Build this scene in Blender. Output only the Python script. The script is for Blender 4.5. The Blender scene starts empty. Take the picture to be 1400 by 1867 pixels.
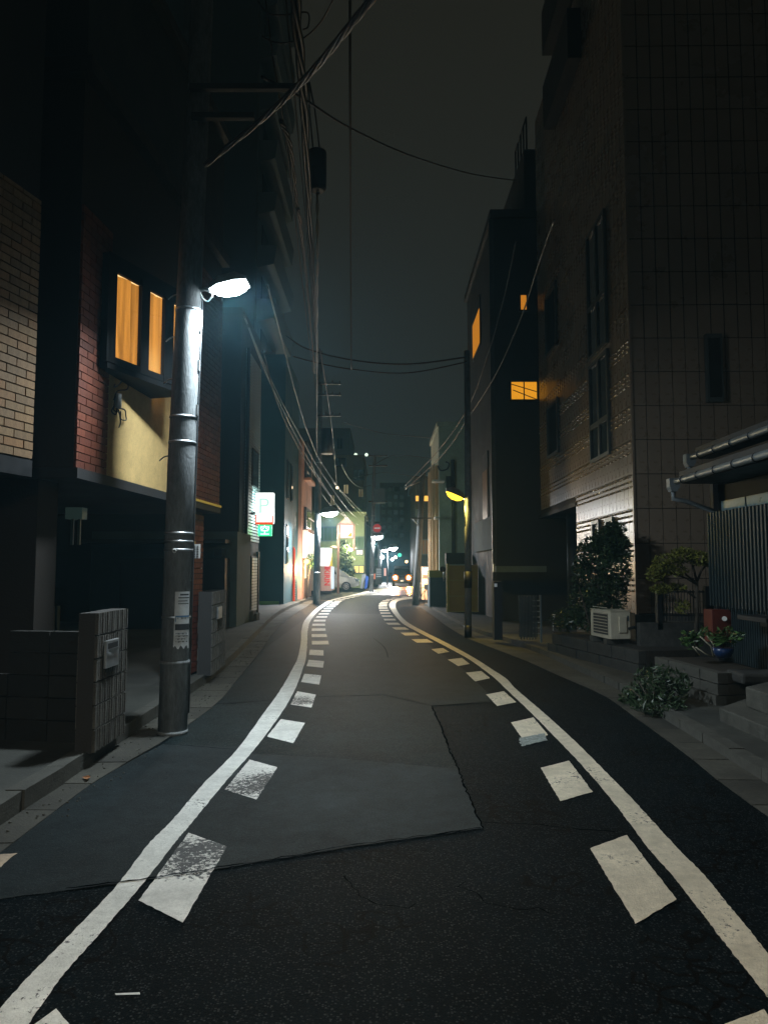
import bpy, bmesh, math, random
from math import sin, cos, atan, atan2, pi, sqrt, radians
from mathutils import Vector, Matrix
random.seed(7)
C = bpy.context.scene
COL = C.collection

# ------------------------------------------------------------------ camera, sky, exposure
F, H, HZ = 1348.0, 1.6, 1037.0            # focal length in photo pixels, eye height, horizon row
PITCH = atan((HZ - 933.5) / F)
cam_d = bpy.data.cameras.new('camera')
cam = bpy.data.objects.new('camera', cam_d); COL.objects.link(cam)
cam.location = (0, 0, H); cam.rotation_euler = (pi / 2 + PITCH, 0, 0)
cam_d.sensor_fit = 'VERTICAL'; cam_d.sensor_height = 36; cam_d.lens = 36 * F / 1867
cam_d.clip_start = 0.05; cam_d.clip_end = 1500
C.camera = cam
W = bpy.data.worlds.new('World'); C.world = W; W.use_nodes = True
nt = W.node_tree; nt.nodes.clear()
wo = nt.nodes.new('ShaderNodeOutputWorld'); bg = nt.nodes.new('ShaderNodeBackground')
tc = nt.nodes.new('ShaderNodeTexCoord'); sx = nt.nodes.new('ShaderNodeSeparateXYZ')
rp = nt.nodes.new('ShaderNodeValToRGB')
nt.links.new(tc.outputs['Generated'], sx.inputs[0]); nt.links.new(sx.outputs['Z'], rp.inputs[0])
nt.links.new(rp.outputs[0], bg.inputs[0]); nt.links.new(bg.outputs[0], wo.inputs[0])
e = rp.color_ramp.elements                  # city sky glow: greyer at the horizon, brownish overhead
e[0].position = 0.0; e[0].color = (0.0250, 0.0268, 0.0240, 1)
e[1].position = 0.75; e[1].color = (0.0135, 0.0122, 0.0082, 1)
bg.inputs[1].default_value = 0.9
C.view_settings.view_transform = 'Standard'; C.view_settings.look = 'None'
C.view_settings.exposure = 0.0; C.view_settings.gamma = 1.0
C.render.engine = 'CYCLES'
C.cycles.use_denoising = True
C.cycles.max_bounces = 6; C.cycles.diffuse_bounces = 3; C.cycles.glossy_bounces = 3
C.cycles.transparent_max_bounces = 12; C.cycles.volume_bounces = 0
C.cycles.sample_clamp_indirect = 4.0; C.cycles.sample_clamp_direct = 0
C.cycles.caustics_reflective = False; C.cycles.caustics_refractive = False

# ------------------------------------------------------------------ geometry of the view -> places in the street
SP, CP = sin(PITCH), cos(PITCH)
def ray(px, py):
    u = (px - 700) / F; v = (933.5 - py) / F
    return Vector((u, CP - v * SP, SP + v * CP))
def at(px, py, Y):
    d = ray(px, py); t = Y / d.y
    return Vector((d.x * t, Y, H + d.z * t))
def G(px, py, z=0.0):
    d = ray(px, py); t = (z - H) / d.z
    return Vector((d.x * t, d.y * t, z))
ZUP = Vector((0, 0, 1))
class Wall:                                  # vertical plane; u runs along d, o runs out of the face
    def __init__(s, a, b):
        s.p = Vector((a[0], a[1], 0)); s.d = (Vector((b[0], b[1], 0)) - s.p); s.len = s.d.length; s.d.normalize()
        s.n = ZUP.cross(s.d); s.rot = atan2(s.d.y, s.d.x)
    def pt(s, u, z, o=0.0): return s.p + s.d * u + s.n * o + ZUP * z
    def hit(s, px, py):
        r = ray(px, py); c = Vector((0, 0, H)); t = (s.p - c).dot(s.n) / r.dot(s.n); q = c + r * t
        return (q - s.p).dot(s.d), q.z

WORLD = {}
def tag(o, label=None, cat=None, group=None, kind=None):
    if label: o['label'] = label
    if cat: o['category'] = cat
    if group: o['group'] = group
    if kind: o['kind'] = kind
    return o
def thing(name, loc, label, cat, group=None):
    o = bpy.data.objects.new(name, None); COL.objects.link(o); o.location = loc
    o.empty_display_size = 0.2
    WORLD[o] = Vector(loc)
    return tag(o, label, cat, group)
class MB:
    def __init__(s): s.v = []; s.f = []; s.sm = []
    def face(s, pts, smooth=False):
        i = len(s.v); s.v += [Vector(p) for p in pts]; s.f.append(tuple(range(i, i + len(pts)))); s.sm.append(smooth); return s
    def obox(s, o, a, b, c):
        o, a, b, c = map(Vector, (o, a, b, c)); i = len(s.v)
        if a.cross(b).dot(c) < 0: o = o + a; a = -a
        s.v += [o, o + a, o + a + b, o + b, o + c, o + a + c, o + a + b + c, o + b + c]
        for q in ((3, 2, 1, 0), (4, 5, 6, 7), (0, 1, 5, 4), (1, 2, 6, 5), (2, 3, 7, 6), (3, 0, 4, 7)):
            s.f.append(tuple(i + k for k in q)); s.sm.append(False)
        return s
    def box(s, x0, x1, y0, y1, z0, z1): return s.obox((x0, y0, z0), (x1 - x0, 0, 0), (0, y1 - y0, 0), (0, 0, z1 - z0))
    def wbox(s, w, u0, u1, z0, z1, o0, o1):
        return s.obox(w.pt(u0, z0, o0), w.d * (u1 - u0), w.n * (o1 - o0), ZUP * (z1 - z0))
    def tube(s, pts, r, seg=6, caps=True):
        pts = [Vector(p) for p in pts]; n = len(pts); rr = r if isinstance(r, (list, tuple)) else [r] * n
        i0 = len(s.v); up = None
        for k, p in enumerate(pts):
            t = (pts[min(k + 1, n - 1)] - pts[max(k - 1, 0)])
            t = t.normalized() if t.length > 1e-9 else Vector((0, 0, 1))
            if up is None:
                up = Vector((1, 0, 0)) if abs(t.x) < 0.8 else Vector((0, 1, 0))
            a = (up - t * up.dot(t)).normalized(); b = t.cross(a); up = a
            for j in range(seg):
                th = 2 * pi * j / seg; s.v.append(p + a * (cos(th) * rr[k]) + b * (sin(th) * rr[k]))
        for k in range(n - 1):
            for j in range(seg):
                q = i0 + k * seg; s.f.append((q + j, q + (j + 1) % seg, q + seg + (j + 1) % seg, q + seg + j)); s.sm.append(seg > 4)
        if caps:
            s.f.append(tuple(i0 + j for j in reversed(range(seg)))); s.sm.append(False)
            q = i0 + (n - 1) * seg; s.f.append(tuple(q + j for j in range(seg))); s.sm.append(False)
        return s
    def cyl(s, a, b, r0, r1=None, seg=16): return s.tube([a, b], [r0, r0 if r1 is None else r1], seg)
    def torus(s, c, ax, R, r, seg=20, sub=6):
        c = Vector(c); ax = Vector(ax).normalized()
        a = ax.orthogonal().normalized(); b = ax.cross(a); i0 = len(s.v)
        for k in range(seg):
            th = 2 * pi * k / seg; d = a * cos(th) + b * sin(th)
            for j in range(sub):
                ph = 2 * pi * j / sub; s.v.append(c + d * (R + r * cos(ph)) + ax * (r * sin(ph)))
        for k in range(seg):
            for j in range(sub):
                s.f.append((i0 + k * sub + j, i0 + ((k + 1) % seg) * sub + j, i0 + ((k + 1) % seg) * sub + (j + 1) % sub, i0 + k * sub + (j + 1) % sub)); s.sm.append(True)
        return s
    def ball(s, c, r, seg=12, rings=8):
        c = Vector(c); r = Vector(r) if hasattr(r, '__len__') else Vector((r, r, r)); i0 = len(s.v)
        for k in range(rings + 1):
            ph = pi * k / rings
            for j in range(seg):
                th = 2 * pi * j / seg; s.v.append(c + Vector((r.x * sin(ph) * cos(th), r.y * sin(ph) * sin(th), r.z * cos(ph))))
        for k in range(rings):
            for j in range(seg):
                s.f.append((i0 + k * seg + j, i0 + (k + 1) * seg + j, i0 + (k + 1) * seg + (j + 1) % seg, i0 + k * seg + (j + 1) % seg)); s.sm.append(True)
        return s
    def prism(s, poly, ext):                  # poly of 3d points pushed along ext
        n = len(poly); i = len(s.v); poly = [Vector(p) for p in poly]; ext = Vector(ext)
        s.v += poly + [p + ext for p in poly]
        s.f.append(tuple(i + k for k in reversed(range(n)))); s.sm.append(False)
        s.f.append(tuple(i + n + k for k in range(n))); s.sm.append(False)
        for k in range(n): s.f.append((i + k, i + (k + 1) % n, i + n + (k + 1) % n, i + n + k)); s.sm.append(False)
        return s
    def strip(s, left, right):
        i = len(s.v); n = len(left)
        for l, r in zip(left, right): s.v += [Vector(l), Vector(r)]
        for k in range(n - 1): s.f.append((i + 2 * k, i + 2 * k + 1, i + 2 * k + 3, i + 2 * k + 2)); s.sm.append(False)
        return s
    def mesh(s, name, mat, off=Vector((0, 0, 0))):
        me = bpy.data.meshes.new(name); me.from_pydata([tuple(p - off) for p in s.v], [], s.f)
        me.polygons.foreach_set('use_smooth', s.sm); me.materials.append(mat); me.update(); return me
    def build(s, name, mat, parent=None, bevel=0.0, origin=None):
        if parent is not None: off = WORLD[parent]
        elif origin is not None: off = Vector(origin)
        else:
            xs = [p.x for p in s.v]; ys = [p.y for p in s.v]; zs = [p.z for p in s.v]
            off = Vector(((min(xs) + max(xs)) / 2, (min(ys) + max(ys)) / 2, min(zs)))
        o = bpy.data.objects.new(name, s.mesh(name, mat, off)); COL.objects.link(o)
        if parent is not None: o.parent = parent
        else: o.location = off
        WORLD[o] = off
        if bevel:
            m = o.modifiers.new('bevel', 'BEVEL'); m.width = bevel; m.segments = 2; m.limit_method = 'ANGLE'
        return o
def inst(name, me, parent, loc, rot=0.0, scale=(1, 1, 1)):   # another piece sharing a mesh; loc in the world
    o = bpy.data.objects.new(name, me); COL.objects.link(o); o.parent = parent
    o.location = Vector(loc) - WORLD[parent]; o.rotation_euler = (0, 0, rot); o.scale = scale; WORLD[o] = Vector(loc)
    return o
def children(o): return [c for c in COL.objects if c.parent == o]
def copy_tree(o, loc=None, parent=None, kids=None):
    c = o.copy(); COL.objects.link(c); c.parent = parent
    if loc is not None: c.location = loc
    WORLD[c] = Vector(loc) if loc is not None else WORLD[o]
    for k in list(o.children): copy_tree(k, None, c)
    return c
def structure(o, label=None): return tag(o, label, kind='structure')

# ------------------------------------------------------------------ materials
def M(name, col, rough=0.6, metal=0.0, spec=0.5, var=0.0, noise=None, bump=None, emit=None, coat=0.0, hue=None, stretch=(1, 1, 1)):
    m = bpy.data.materials.new(name); m.use_nodes = True; n = m.node_tree; N = n.nodes; L = n.links
    b = N['Principled BSDF']; b.inputs['Base Color'].default_value = (*col, 1); b.inputs['Roughness'].default_value = rough
    b.inputs['Metallic'].default_value = metal; b.inputs['Specular IOR Level'].default_value = spec
    if coat: b.inputs['Coat Weight'].default_value = coat; b.inputs['Coat Roughness'].default_value = 0.15
    src = None; tcn = N.new('ShaderNodeTexCoord'); mp = N.new('ShaderNodeMapping'); mp.inputs['Scale'].default_value = stretch
    L.new(tcn.outputs['Object'], mp.inputs[0])
    def mul(a, fac):
        x = N.new('ShaderNodeMix'); x.data_type = 'RGBA'; x.blend_type = 'MULTIPLY'; x.inputs[0].default_value = 1
        if a is None: x.inputs[6].default_value = (*col, 1)
        else: L.new(a, x.inputs[6])
        L.new(fac, x.inputs[7]); return x.outputs[2]
    if noise:
        for sc, amt in (noise if isinstance(noise, list) else [noise]):
            t = N.new('ShaderNodeTexNoise'); t.inputs['Scale'].default_value = sc; t.inputs['Detail'].default_value = 5; t.inputs['Roughness'].default_value = 0.65
            L.new(mp.outputs[0], t.inputs['Vector'])
            r = N.new('ShaderNodeMapRange'); r.inputs[1].default_value = 0.3; r.inputs[2].default_value = 0.7
            r.inputs[3].default_value = 1 - amt; r.inputs[4].default_value = 1 + amt
            L.new(t.outputs[0], r.inputs[0]); src = mul(src, r.outputs[0])
        if src: 
            r2 = N.new('ShaderNodeMapRange'); r2.inputs[1].default_value = 0.3; r2.inputs[2].default_value = 0.7
            r2.inputs[3].default_value = max(0.02, rough - 0.1); r2.inputs[4].default_value = min(1, rough + 0.1)
            L.new(t.outputs[0], r2.inputs[0]); L.new(r2.outputs[0], b.inputs['Roughness'])
    if var or hue:
        oi = N.new('ShaderNodeObjectInfo')
        if hue:
            cr = N.new('ShaderNodeValToRGB'); els = cr.color_ramp.elements
            while len(els) < len(hue): els.new(0.5)
            for k, c in enumerate(hue): els[k].position = k / (len(hue) - 1); els[k].color = (*c, 1)
            L.new(oi.outputs['Random'], cr.inputs[0]); src = mul(src, cr.outputs[0])
        else:
            r = N.new('ShaderNodeMapRange'); r.inputs[3].default_value = 1 - var; r.inputs[4].default_value = 1 + var
            L.new(oi.outputs['Random'], r.inputs[0]); src = mul(src, r.outputs[0])
    if src: L.new(src, b.inputs['Base Color'])
    if bump:
        prev = None
        for sc, st in (bump if isinstance(bump, list) else [bump]):
            t = N.new('ShaderNodeTexNoise'); t.inputs['Scale'].default_value = sc; t.inputs['Detail'].default_value = 4
            L.new(mp.outputs[0], t.inputs['Vector'])
            bp = N.new('ShaderNodeBump'); bp.inputs['Strength'].default_value = st; bp.inputs['Distance'].default_value = 0.01
            L.new(t.outputs[0], bp.inputs['Height'])
            if prev: L.new(prev, bp.inputs['Normal'])
            prev = bp.outputs[0]
        L.new(prev, b.inputs['Normal'])
    if emit:
        b.inputs['Emission Color'].default_value = (*emit[0], 1); b.inputs['Emission Strength'].default_value = emit[1]
    return m
def asphalt(name, col, speck=0.35, rough=0.62, scale=90, crack=0.0, spec=0.1):
    m = M(name, col, rough, noise=[(1.3, 0.35), (0.35, 0.35), (7, 0.22), (120, 0.5)], bump=[(260, 0.9), (70, 0.5)], spec=spec)
    n = m.node_tree; N = n.nodes; L = n.links; b = N['Principled BSDF']
    tcn = N.new('ShaderNodeTexCoord')
    v = N.new('ShaderNodeTexVoronoi'); v.inputs['Scale'].default_value = scale; L.new(tcn.outputs['Object'], v.inputs['Vector'])
    sep = N.new('ShaderNodeSeparateColor'); L.new(v.outputs['Color'], sep.inputs[0])
    g0 = N.new('ShaderNodeMapRange'); g0.inputs[1].default_value = 0.22; g0.inputs[2].default_value = 1.0; L.new(sep.outputs[0], g0.inputs[0])
    gt = N.new('ShaderNodeMath'); gt.operation = 'POWER'; gt.inputs[1].default_value = 1.9; L.new(g0.outputs[0], gt.inputs[0])
    lt = N.new('ShaderNodeMath'); lt.operation = 'LESS_THAN'; lt.inputs[1].default_value = 0.42; L.new(v.outputs['Distance'], lt.inputs[0])
    mm = N.new('ShaderNodeMath'); mm.operation = 'MULTIPLY'; L.new(gt.outputs[0], mm.inputs[0]); L.new(lt.outputs[0], mm.inputs[1])
    ml = N.new('ShaderNodeMath'); ml.operation = 'MULTIPLY'; ml.inputs[1].default_value = speck; L.new(mm.outputs[0], ml.inputs[0])
    x = N.new('ShaderNodeMix'); x.data_type = 'RGBA'; L.new(ml.outputs[0], x.inputs[0])
    old = b.inputs['Base Color'].links[0].from_socket; L.new(old, x.inputs[6]); x.inputs[7].default_value = (0.12, 0.135, 0.138, 1)  # pale stone grain; its glints are put into the colour too
    out = x.outputs[2]
    if crack:                                 # crazed patches: dark crack network where a broad noise is high
        wv = N.new('ShaderNodeTexNoise'); wv.inputs['Scale'].default_value = 7; L.new(tcn.outputs['Object'], wv.inputs['Vector'])
        ad = N.new('ShaderNodeMixRGB'); ad.inputs[0].default_value = 0.12; L.new(tcn.outputs['Object'], ad.inputs[1]); L.new(wv.outputs['Color'], ad.inputs[2])
        v2 = N.new('ShaderNodeTexVoronoi'); v2.feature = 'DISTANCE_TO_EDGE'; v2.inputs['Scale'].default_value = 7.5; L.new(ad.outputs[0], v2.inputs['Vector'])
        l2 = N.new('ShaderNodeMath'); l2.operation = 'LESS_THAN'; l2.inputs[1].default_value = 0.045; L.new(v2.outputs['Distance'], l2.inputs[0])
        nz = N.new('ShaderNodeTexNoise'); nz.inputs['Scale'].default_value = 1.1; nz.inputs['Detail'].default_value = 4; L.new(tcn.outputs['Object'], nz.inputs['Vector'])
        g2 = N.new('ShaderNodeMath'); g2.operation = 'GREATER_THAN'; g2.inputs[1].default_value = 0.55; L.new(nz.outputs[0], g2.inputs[0])
        m2 = N.new('ShaderNodeMath'); m2.operation = 'MULTIPLY'; L.new(l2.outputs[0], m2.inputs[0]); L.new(g2.outputs[0], m2.inputs[1])
        x2 = N.new('ShaderNodeMix'); x2.data_type = 'RGBA'; L.new(m2.outputs[0], x2.inputs[0]); L.new(out, x2.inputs[6]); x2.inputs[7].default_value = (0.002, 0.002, 0.002, 1)
        out = x2.outputs[2]
    L.new(out, b.inputs['Base Color'])
    return m
def paint(name, col, wear=0.64, blot=None):
    m = M(name, col, 0.6, noise=[(2.2, 0.2), (9, 0.14), (60, 0.14)], bump=[(120, 0.6), (30, .3)])
    n = m.node_tree; N = n.nodes; L = n.links; b = N['Principled BSDF']; tcn = N.new('ShaderNodeTexCoord')
    t = N.new('ShaderNodeTexNoise'); t.inputs['Scale'].default_value = 38; t.inputs['Detail'].default_value = 6; t.inputs['Roughness'].default_value = 0.75
    L.new(tcn.outputs['Object'], t.inputs['Vector'])
    t2 = N.new('ShaderNodeTexNoise'); t2.inputs['Scale'].default_value = 2.2; L.new(tcn.outputs['Object'], t2.inputs['Vector'])
    ad = N.new('ShaderNodeMath'); ad.operation = 'MULTIPLY_ADD'; ad.inputs[1].default_value = 0.55; L.new(t2.outputs[0], ad.inputs[0]); L.new(t.outputs[0], ad.inputs[2])
    src = ad.outputs[0]; thr = wear + 0.27
    if blot:                                   # a scuffed patch of its own around a point of the block
        vm = N.new('ShaderNodeVectorMath'); vm.operation = 'DISTANCE'; L.new(tcn.outputs['Object'], vm.inputs[0]); vm.inputs[1].default_value = blot[:3]
        mr = N.new('ShaderNodeMapRange'); mr.inputs[1].default_value = blot[3] * 0.3; mr.inputs[2].default_value = blot[3]; mr.inputs[3].default_value = 0.24; mr.inputs[4].default_value = 0.0
        L.new(vm.outputs['Value'], mr.inputs[0]); a2 = N.new('ShaderNodeMath'); L.new(src, a2.inputs[0]); L.new(mr.outputs[0], a2.inputs[1]); src = a2.outputs[0]
    g = N.new('ShaderNodeMapRange'); g.inputs[1].default_value = thr; g.inputs[2].default_value = thr + 0.05; L.new(src, g.inputs[0])
    x = N.new('ShaderNodeMix'); x.data_type = 'RGBA'; L.new(g.outputs[0], x.inputs[0])
    old = b.inputs['Base Color'].links[0].from_socket; L.new(old, x.inputs[6]); x.inputs[7].default_value = (0.03, 0.032, 0.032, 1); L.new(x.outputs[2], b.inputs['Base Color'])
    return m
def emitter(name, col, st):
    m = bpy.data.materials.new(name); m.use_nodes = True; n = m.node_tree; n.nodes.clear()
    o = n.nodes.new('ShaderNodeOutputMaterial'); em = n.nodes.new('ShaderNodeEmission'); em.inputs[0].default_value = (*col, 1); em.inputs[1].default_value = st
    n.links.new(em.outputs[0], o.inputs[0]); return m
def glass(name, tint=(1, 1, 1), refl=0.12):
    m = bpy.data.materials.new(name); m.use_nodes = True; n = m.node_tree; n.nodes.clear(); N = n.nodes
    o = N.new('ShaderNodeOutputMaterial'); mx = N.new('ShaderNodeMixShader'); tr = N.new('ShaderNodeBsdfTransparent'); gl = N.new('ShaderNodeBsdfGlossy')
    tr.inputs[0].default_value = (*tint, 1); gl.inputs['Roughness'].default_value = 0.04; mx.inputs[0].default_value = refl
    n.links.new(tr.outputs[0], mx.inputs[1]); n.links.new(gl.outputs[0], mx.inputs[2]); n.links.new(mx.outputs[0], o.inputs[0]); return m
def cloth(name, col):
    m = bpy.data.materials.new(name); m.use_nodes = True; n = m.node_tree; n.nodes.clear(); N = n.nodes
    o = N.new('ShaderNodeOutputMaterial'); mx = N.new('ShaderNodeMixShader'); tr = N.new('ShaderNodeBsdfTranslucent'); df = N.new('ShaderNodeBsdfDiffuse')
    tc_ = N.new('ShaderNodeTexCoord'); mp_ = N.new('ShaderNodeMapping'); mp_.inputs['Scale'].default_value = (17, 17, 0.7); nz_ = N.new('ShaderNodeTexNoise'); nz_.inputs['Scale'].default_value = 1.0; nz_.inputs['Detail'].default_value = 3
    cr_ = N.new('ShaderNodeMapRange'); cr_.inputs[1].default_value = .32; cr_.inputs[2].default_value = .68; cr_.inputs[3].default_value = .42; cr_.inputs[4].default_value = 1.15  # vertical streaks put fold shading into the cloth colour
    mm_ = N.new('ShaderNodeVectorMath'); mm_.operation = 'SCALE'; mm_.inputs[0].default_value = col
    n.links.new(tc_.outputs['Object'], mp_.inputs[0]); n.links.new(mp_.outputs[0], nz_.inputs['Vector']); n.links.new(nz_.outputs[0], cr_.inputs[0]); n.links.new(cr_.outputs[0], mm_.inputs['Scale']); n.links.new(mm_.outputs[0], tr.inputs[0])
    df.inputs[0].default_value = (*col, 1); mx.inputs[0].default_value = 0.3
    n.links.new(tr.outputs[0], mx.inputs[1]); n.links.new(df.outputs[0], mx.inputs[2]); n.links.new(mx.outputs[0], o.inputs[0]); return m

m_asph = asphalt('asphalt_coarse', (0.0026, 0.0060, 0.0082), 0.42, 0.62, 85, crack=1, spec=0.03)
m_patch = asphalt('asphalt_patch', (0.025, 0.033, 0.035), 0.34, 0.7, 130, spec=0.12)
m_old = asphalt('asphalt_old', (0.0115, 0.0190, 0.0205), 0.5, 0.6, 95, spec=0.045)
m_strip = asphalt('asphalt_strip', (0.021, 0.029, 0.032), 0.30, 0.7, 120, spec=0.1)
m_seam = M('tar_seam', (0.0006, 0.0007, 0.0008), 0.9, spec=0.0)
m_paint = paint('road_paint', (0.68, 0.68, 0.64)); m_paint2 = paint('road_paint_cream', (0.66, 0.58, 0.45), 0.63)
m_conc = M('concrete', (0.08, 0.079, 0.068), 0.85, noise=[(2.2, 0.35), (14, 0.25)], bump=[(60, 0.4)], var=0.12)
m_apron = M('apron_concrete', (0.045, 0.046, 0.04), 0.8, noise=[(0.9, 0.45), (6, 0.3)], bump=[(40, 0.4)])
m_darkconc = M('dark_concrete', (0.05, 0.05, 0.046), 0.85, noise=[(2, 0.4), (15, 0.3)], bump=[(50, 0.4)])
m_shadeblk = M('shaded_block', (0.022, 0.022, 0.02), 0.9, noise=[(10, 0.3)], bump=[(60, 0.5)], var=0.2)  # block colour darkened for the shade the low wall stands in
m_gutter = M('gutter_concrete', (0.048, 0.046, 0.037), 0.85, noise=[(1.5, 0.45), (22, 0.4)], bump=[(70, 0.6)], var=0.25)
m_block = M('concrete_block', (0.10, 0.093, 0.08), 0.9, noise=[(10, 0.35), (70, 0.4)], bump=[(90, 0.8)], var=0.15)
m_mortar = M('mortar', (0.045, 0.042, 0.04), 0.9, bump=[(60, 0.3)])
m_mortar2 = M('dark_mortar', (0.03, 0.024, 0.02), 0.9, bump=[(60, 0.3)])
m_beige = M('beige_brick', (0.29, 0.19, 0.10), 0.75, noise=[(12, 0.2), (80, 0.2)], bump=[(60, 0.4)], hue=[(0.7, 0.65, 0.6), (1, 0.95, 0.85), (1.0, 0.8, 0.62), (0.85, 0.82, 0.8)])
m_red = M('red_brick', (0.17, 0.042, 0.018), 0.7, noise=[(12, 0.25), (80, 0.2)], bump=[(60, 0.4)], hue=[(0.55, 0.5, 0.5), (0.85, 0.8, 0.75), (1.1, 1.0, 0.9), (0.75, 0.6, 0.55)])
m_plaster = M('yellow_plaster', (0.54, 0.37, 0.15), 0.8, noise=[(0.8, 0.2), (6, 0.12), (40, 0.1)], bump=[(120, 0.3)])
m_black = M('black_paint', (0.012, 0.013, 0.015), 0.5, noise=[(4, 0.3)])
m_navy = M('navy_siding', (0.02, 0.035, 0.045), 0.6, noise=[(1, 0.25)], bump=[(30, 0.15)])
m_teal = M('teal_wall', (0.018, 0.07, 0.085), 0.6, noise=[(0.8, 0.2)], bump=[(50, 0.2)])
m_dark = M('dark_wall', (0.022, 0.023, 0.026), 0.7, noise=[(1.2, 0.3)], bump=[(40, 0.2)])
m_greywall = M('grey_wall', (0.085, 0.125, 0.145), 0.8, noise=[(1.0, 0.2), (30, 0.1)], bump=[(60, 0.25)])
m_pale = M('pale_render', (0.46, 0.52, 0.46), 0.8, noise=[(0.7, 0.2), (12, 0.12)], bump=[(50, 0.25)])
m_salmon = M('salmon_render', (0.48, 0.26, 0.18), 0.8, noise=[(1.2, 0.25)], bump=[(50, 0.25)])
m_green = M('green_render', (0.22, 0.28, 0.17), 0.8, noise=[(1.0, 0.25)], bump=[(50, 0.2)])
m_tile = M('brown_tile', (0.28, 0.215, 0.16), 0.30, spec=0.75, noise=[(0.9, 0.16)], var=0.07)
m_rib = M('glazed_rib', (0.32, 0.25, 0.17), 0.13, spec=1.0)
m_joint = M('tile_joint', (0.035, 0.028, 0.022), 0.8)
m_pole = M('pole_concrete', (0.225, 0.24, 0.245), 0.9, spec=0.15, noise=[(3, 0.3), (11, 0.2), (40, 0.18)], bump=[(80, 0.5), (12, 0.3)], stretch=(1, 1, 0.3))
m_steel = M('galvanised_steel', (0.45, 0.47, 0.48), 0.4, metal=0.8, noise=[(12, 0.2)])
m_dsteel = M('dark_steel', (0.05, 0.055, 0.06), 0.5, metal=0.4, noise=[(8, 0.2)])
m_wire = M('cable_sheath', (0.014, 0.015, 0.017), 0.5, spec=0.25)
m_gwire = M('grey_cable', (0.07, 0.075, 0.08), 0.4, spec=0.5)
m_white = M('white_metal', (0.75, 0.76, 0.75), 0.4, noise=[(6, 0.06)])
m_paper = M('paper', (0.62, 0.65, 0.66), 0.7, noise=[(18, 0.12)])
m_ink = M('ink', (0.05, 0.055, 0.06), 0.7)
m_blueink = M('blue_ink', (0.10, 0.22, 0.38), 0.7)
m_leaf = M('dark_leaf', (0.030, 0.055, 0.022), 0.4, noise=[(5, 0.5)], spec=0.5)
m_leaf2 = M('olive_leaf', (0.16, 0.17, 0.03), 0.45, noise=[(5, 0.5)])
m_leaf3 = M('green_leaf', (0.055, 0.12, 0.03), 0.4, noise=[(5, 0.4)])
m_bark = M('bark', (0.06, 0.05, 0.038), 0.9, noise=[(14, 0.4)], bump=[(40, 0.7)])
m_soil = M('soil', (0.03, 0.024, 0.018), 0.95, noise=[(8, 0.4)], bump=[(30, 0.8)])
m_glassd = M('dark_glass', (0.012, 0.016, 0.018), 0.06, spec=0.7)
m_pside = M('pale_siding', (0.40, 0.43, 0.43), 0.5, noise=[(2, 0.2)])
m_bayblk = M('bay_black', (0.004, 0.0045, 0.005), 0.6, spec=0.15)
m_frost = M('frosted_glass', (0.12, 0.19, 0.21), 0.35, spec=0.5, noise=[(3, 0.25)])
m_glass = glass('window_glass')
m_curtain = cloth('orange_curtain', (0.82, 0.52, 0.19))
m_acwhite = M('aircon_casing', (0.62, 0.58, 0.46), 0.5, noise=[(5, 0.12)])
m_redpaint = M('red_paint', (0.50, 0.045, 0.03), 0.45, noise=[(5, 0.15)])
m_tyre = M('tyre_rubber', (0.015, 0.015, 0.015), 0.8)
m_corr = M('corrugated_metal', (0.026, 0.042, 0.050), 0.5, metal=0.2, noise=[(2, 0.3)])
m_rust = M('rust_red_metal', (0.12, 0.022, 0.014), 0.6, noise=[(6, 0.3)])
m_bluepot = M('blue_glaze', (0.012, 0.035, 0.11), 0.3)
m_roof = M('roof_tile', (0.025, 0.027, 0.03), 0.6, noise=[(3, 0.2)])
m_gutterpipe = M('grey_plastic_pipe', (0.15, 0.17, 0.18), 0.45, noise=[(5, 0.15)])
# ------------------------------------------------------------------ ground, road, kerbs, markings
def resample(pts, step):
    pts = [Vector(p) for p in pts]; out = []; acc = 0.0; nxt = 0.0
    for a, b in zip(pts, pts[1:]):
        L = (b - a).length
        while nxt <= acc + L + 1e-9:
            t = (nxt - acc) / L if L else 0; out.append((a.lerp(b, t), (b - a).normalized())); nxt += step
        acc += L
    return out
def smooth_poly(pts, n=8):                    # Catmull-Rom
    pts = [Vector(p) for p in pts]; out = []
    for i in range(len(pts) - 1):
        p0 = pts[max(i - 1, 0)]; p1 = pts[i]; p2 = pts[i + 1]; p3 = pts[min(i + 2, len(pts) - 1)]
        for k in range(n):
            t = k / n
            out.append(0.5 * ((2 * p1) + (p2 - p0) * t + (2 * p0 - 5 * p1 + 4 * p2 - p3) * t * t + (3 * p1 - p0 - 3 * p2 + p3) * t ** 3))
    out.append(pts[-1]); return out

structure(MB().face([(-400, -60, -0.05), (400, -60, -0.05), (400, 900, -0.05), (-400, 900, -0.05)]).build('ground', m_dark))
road = structure(MB().face([(-9, -14, 0), (12, -14, 0), (24, 260, 0), (-9, 260, 0)]).build('road', m_asph, origin=(0, 0, 0)))

def sheet(name, px_poly, z, mat, jit=0.0, parent=None):
    pts = [G(x, y, 0) for x, y in px_poly]; out = []
    for a, b in zip(pts, pts[1:] + pts[:1]):
        n = max(1, int((b - a).length / 0.035)) if jit else 1
        for k in range(n):
            p = a.lerp(b, k / n); out.append((p.x + random.uniform(-jit, jit), p.y + random.uniform(-jit, jit), z))
    return MB().face(out).build(name, mat, parent)
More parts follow.
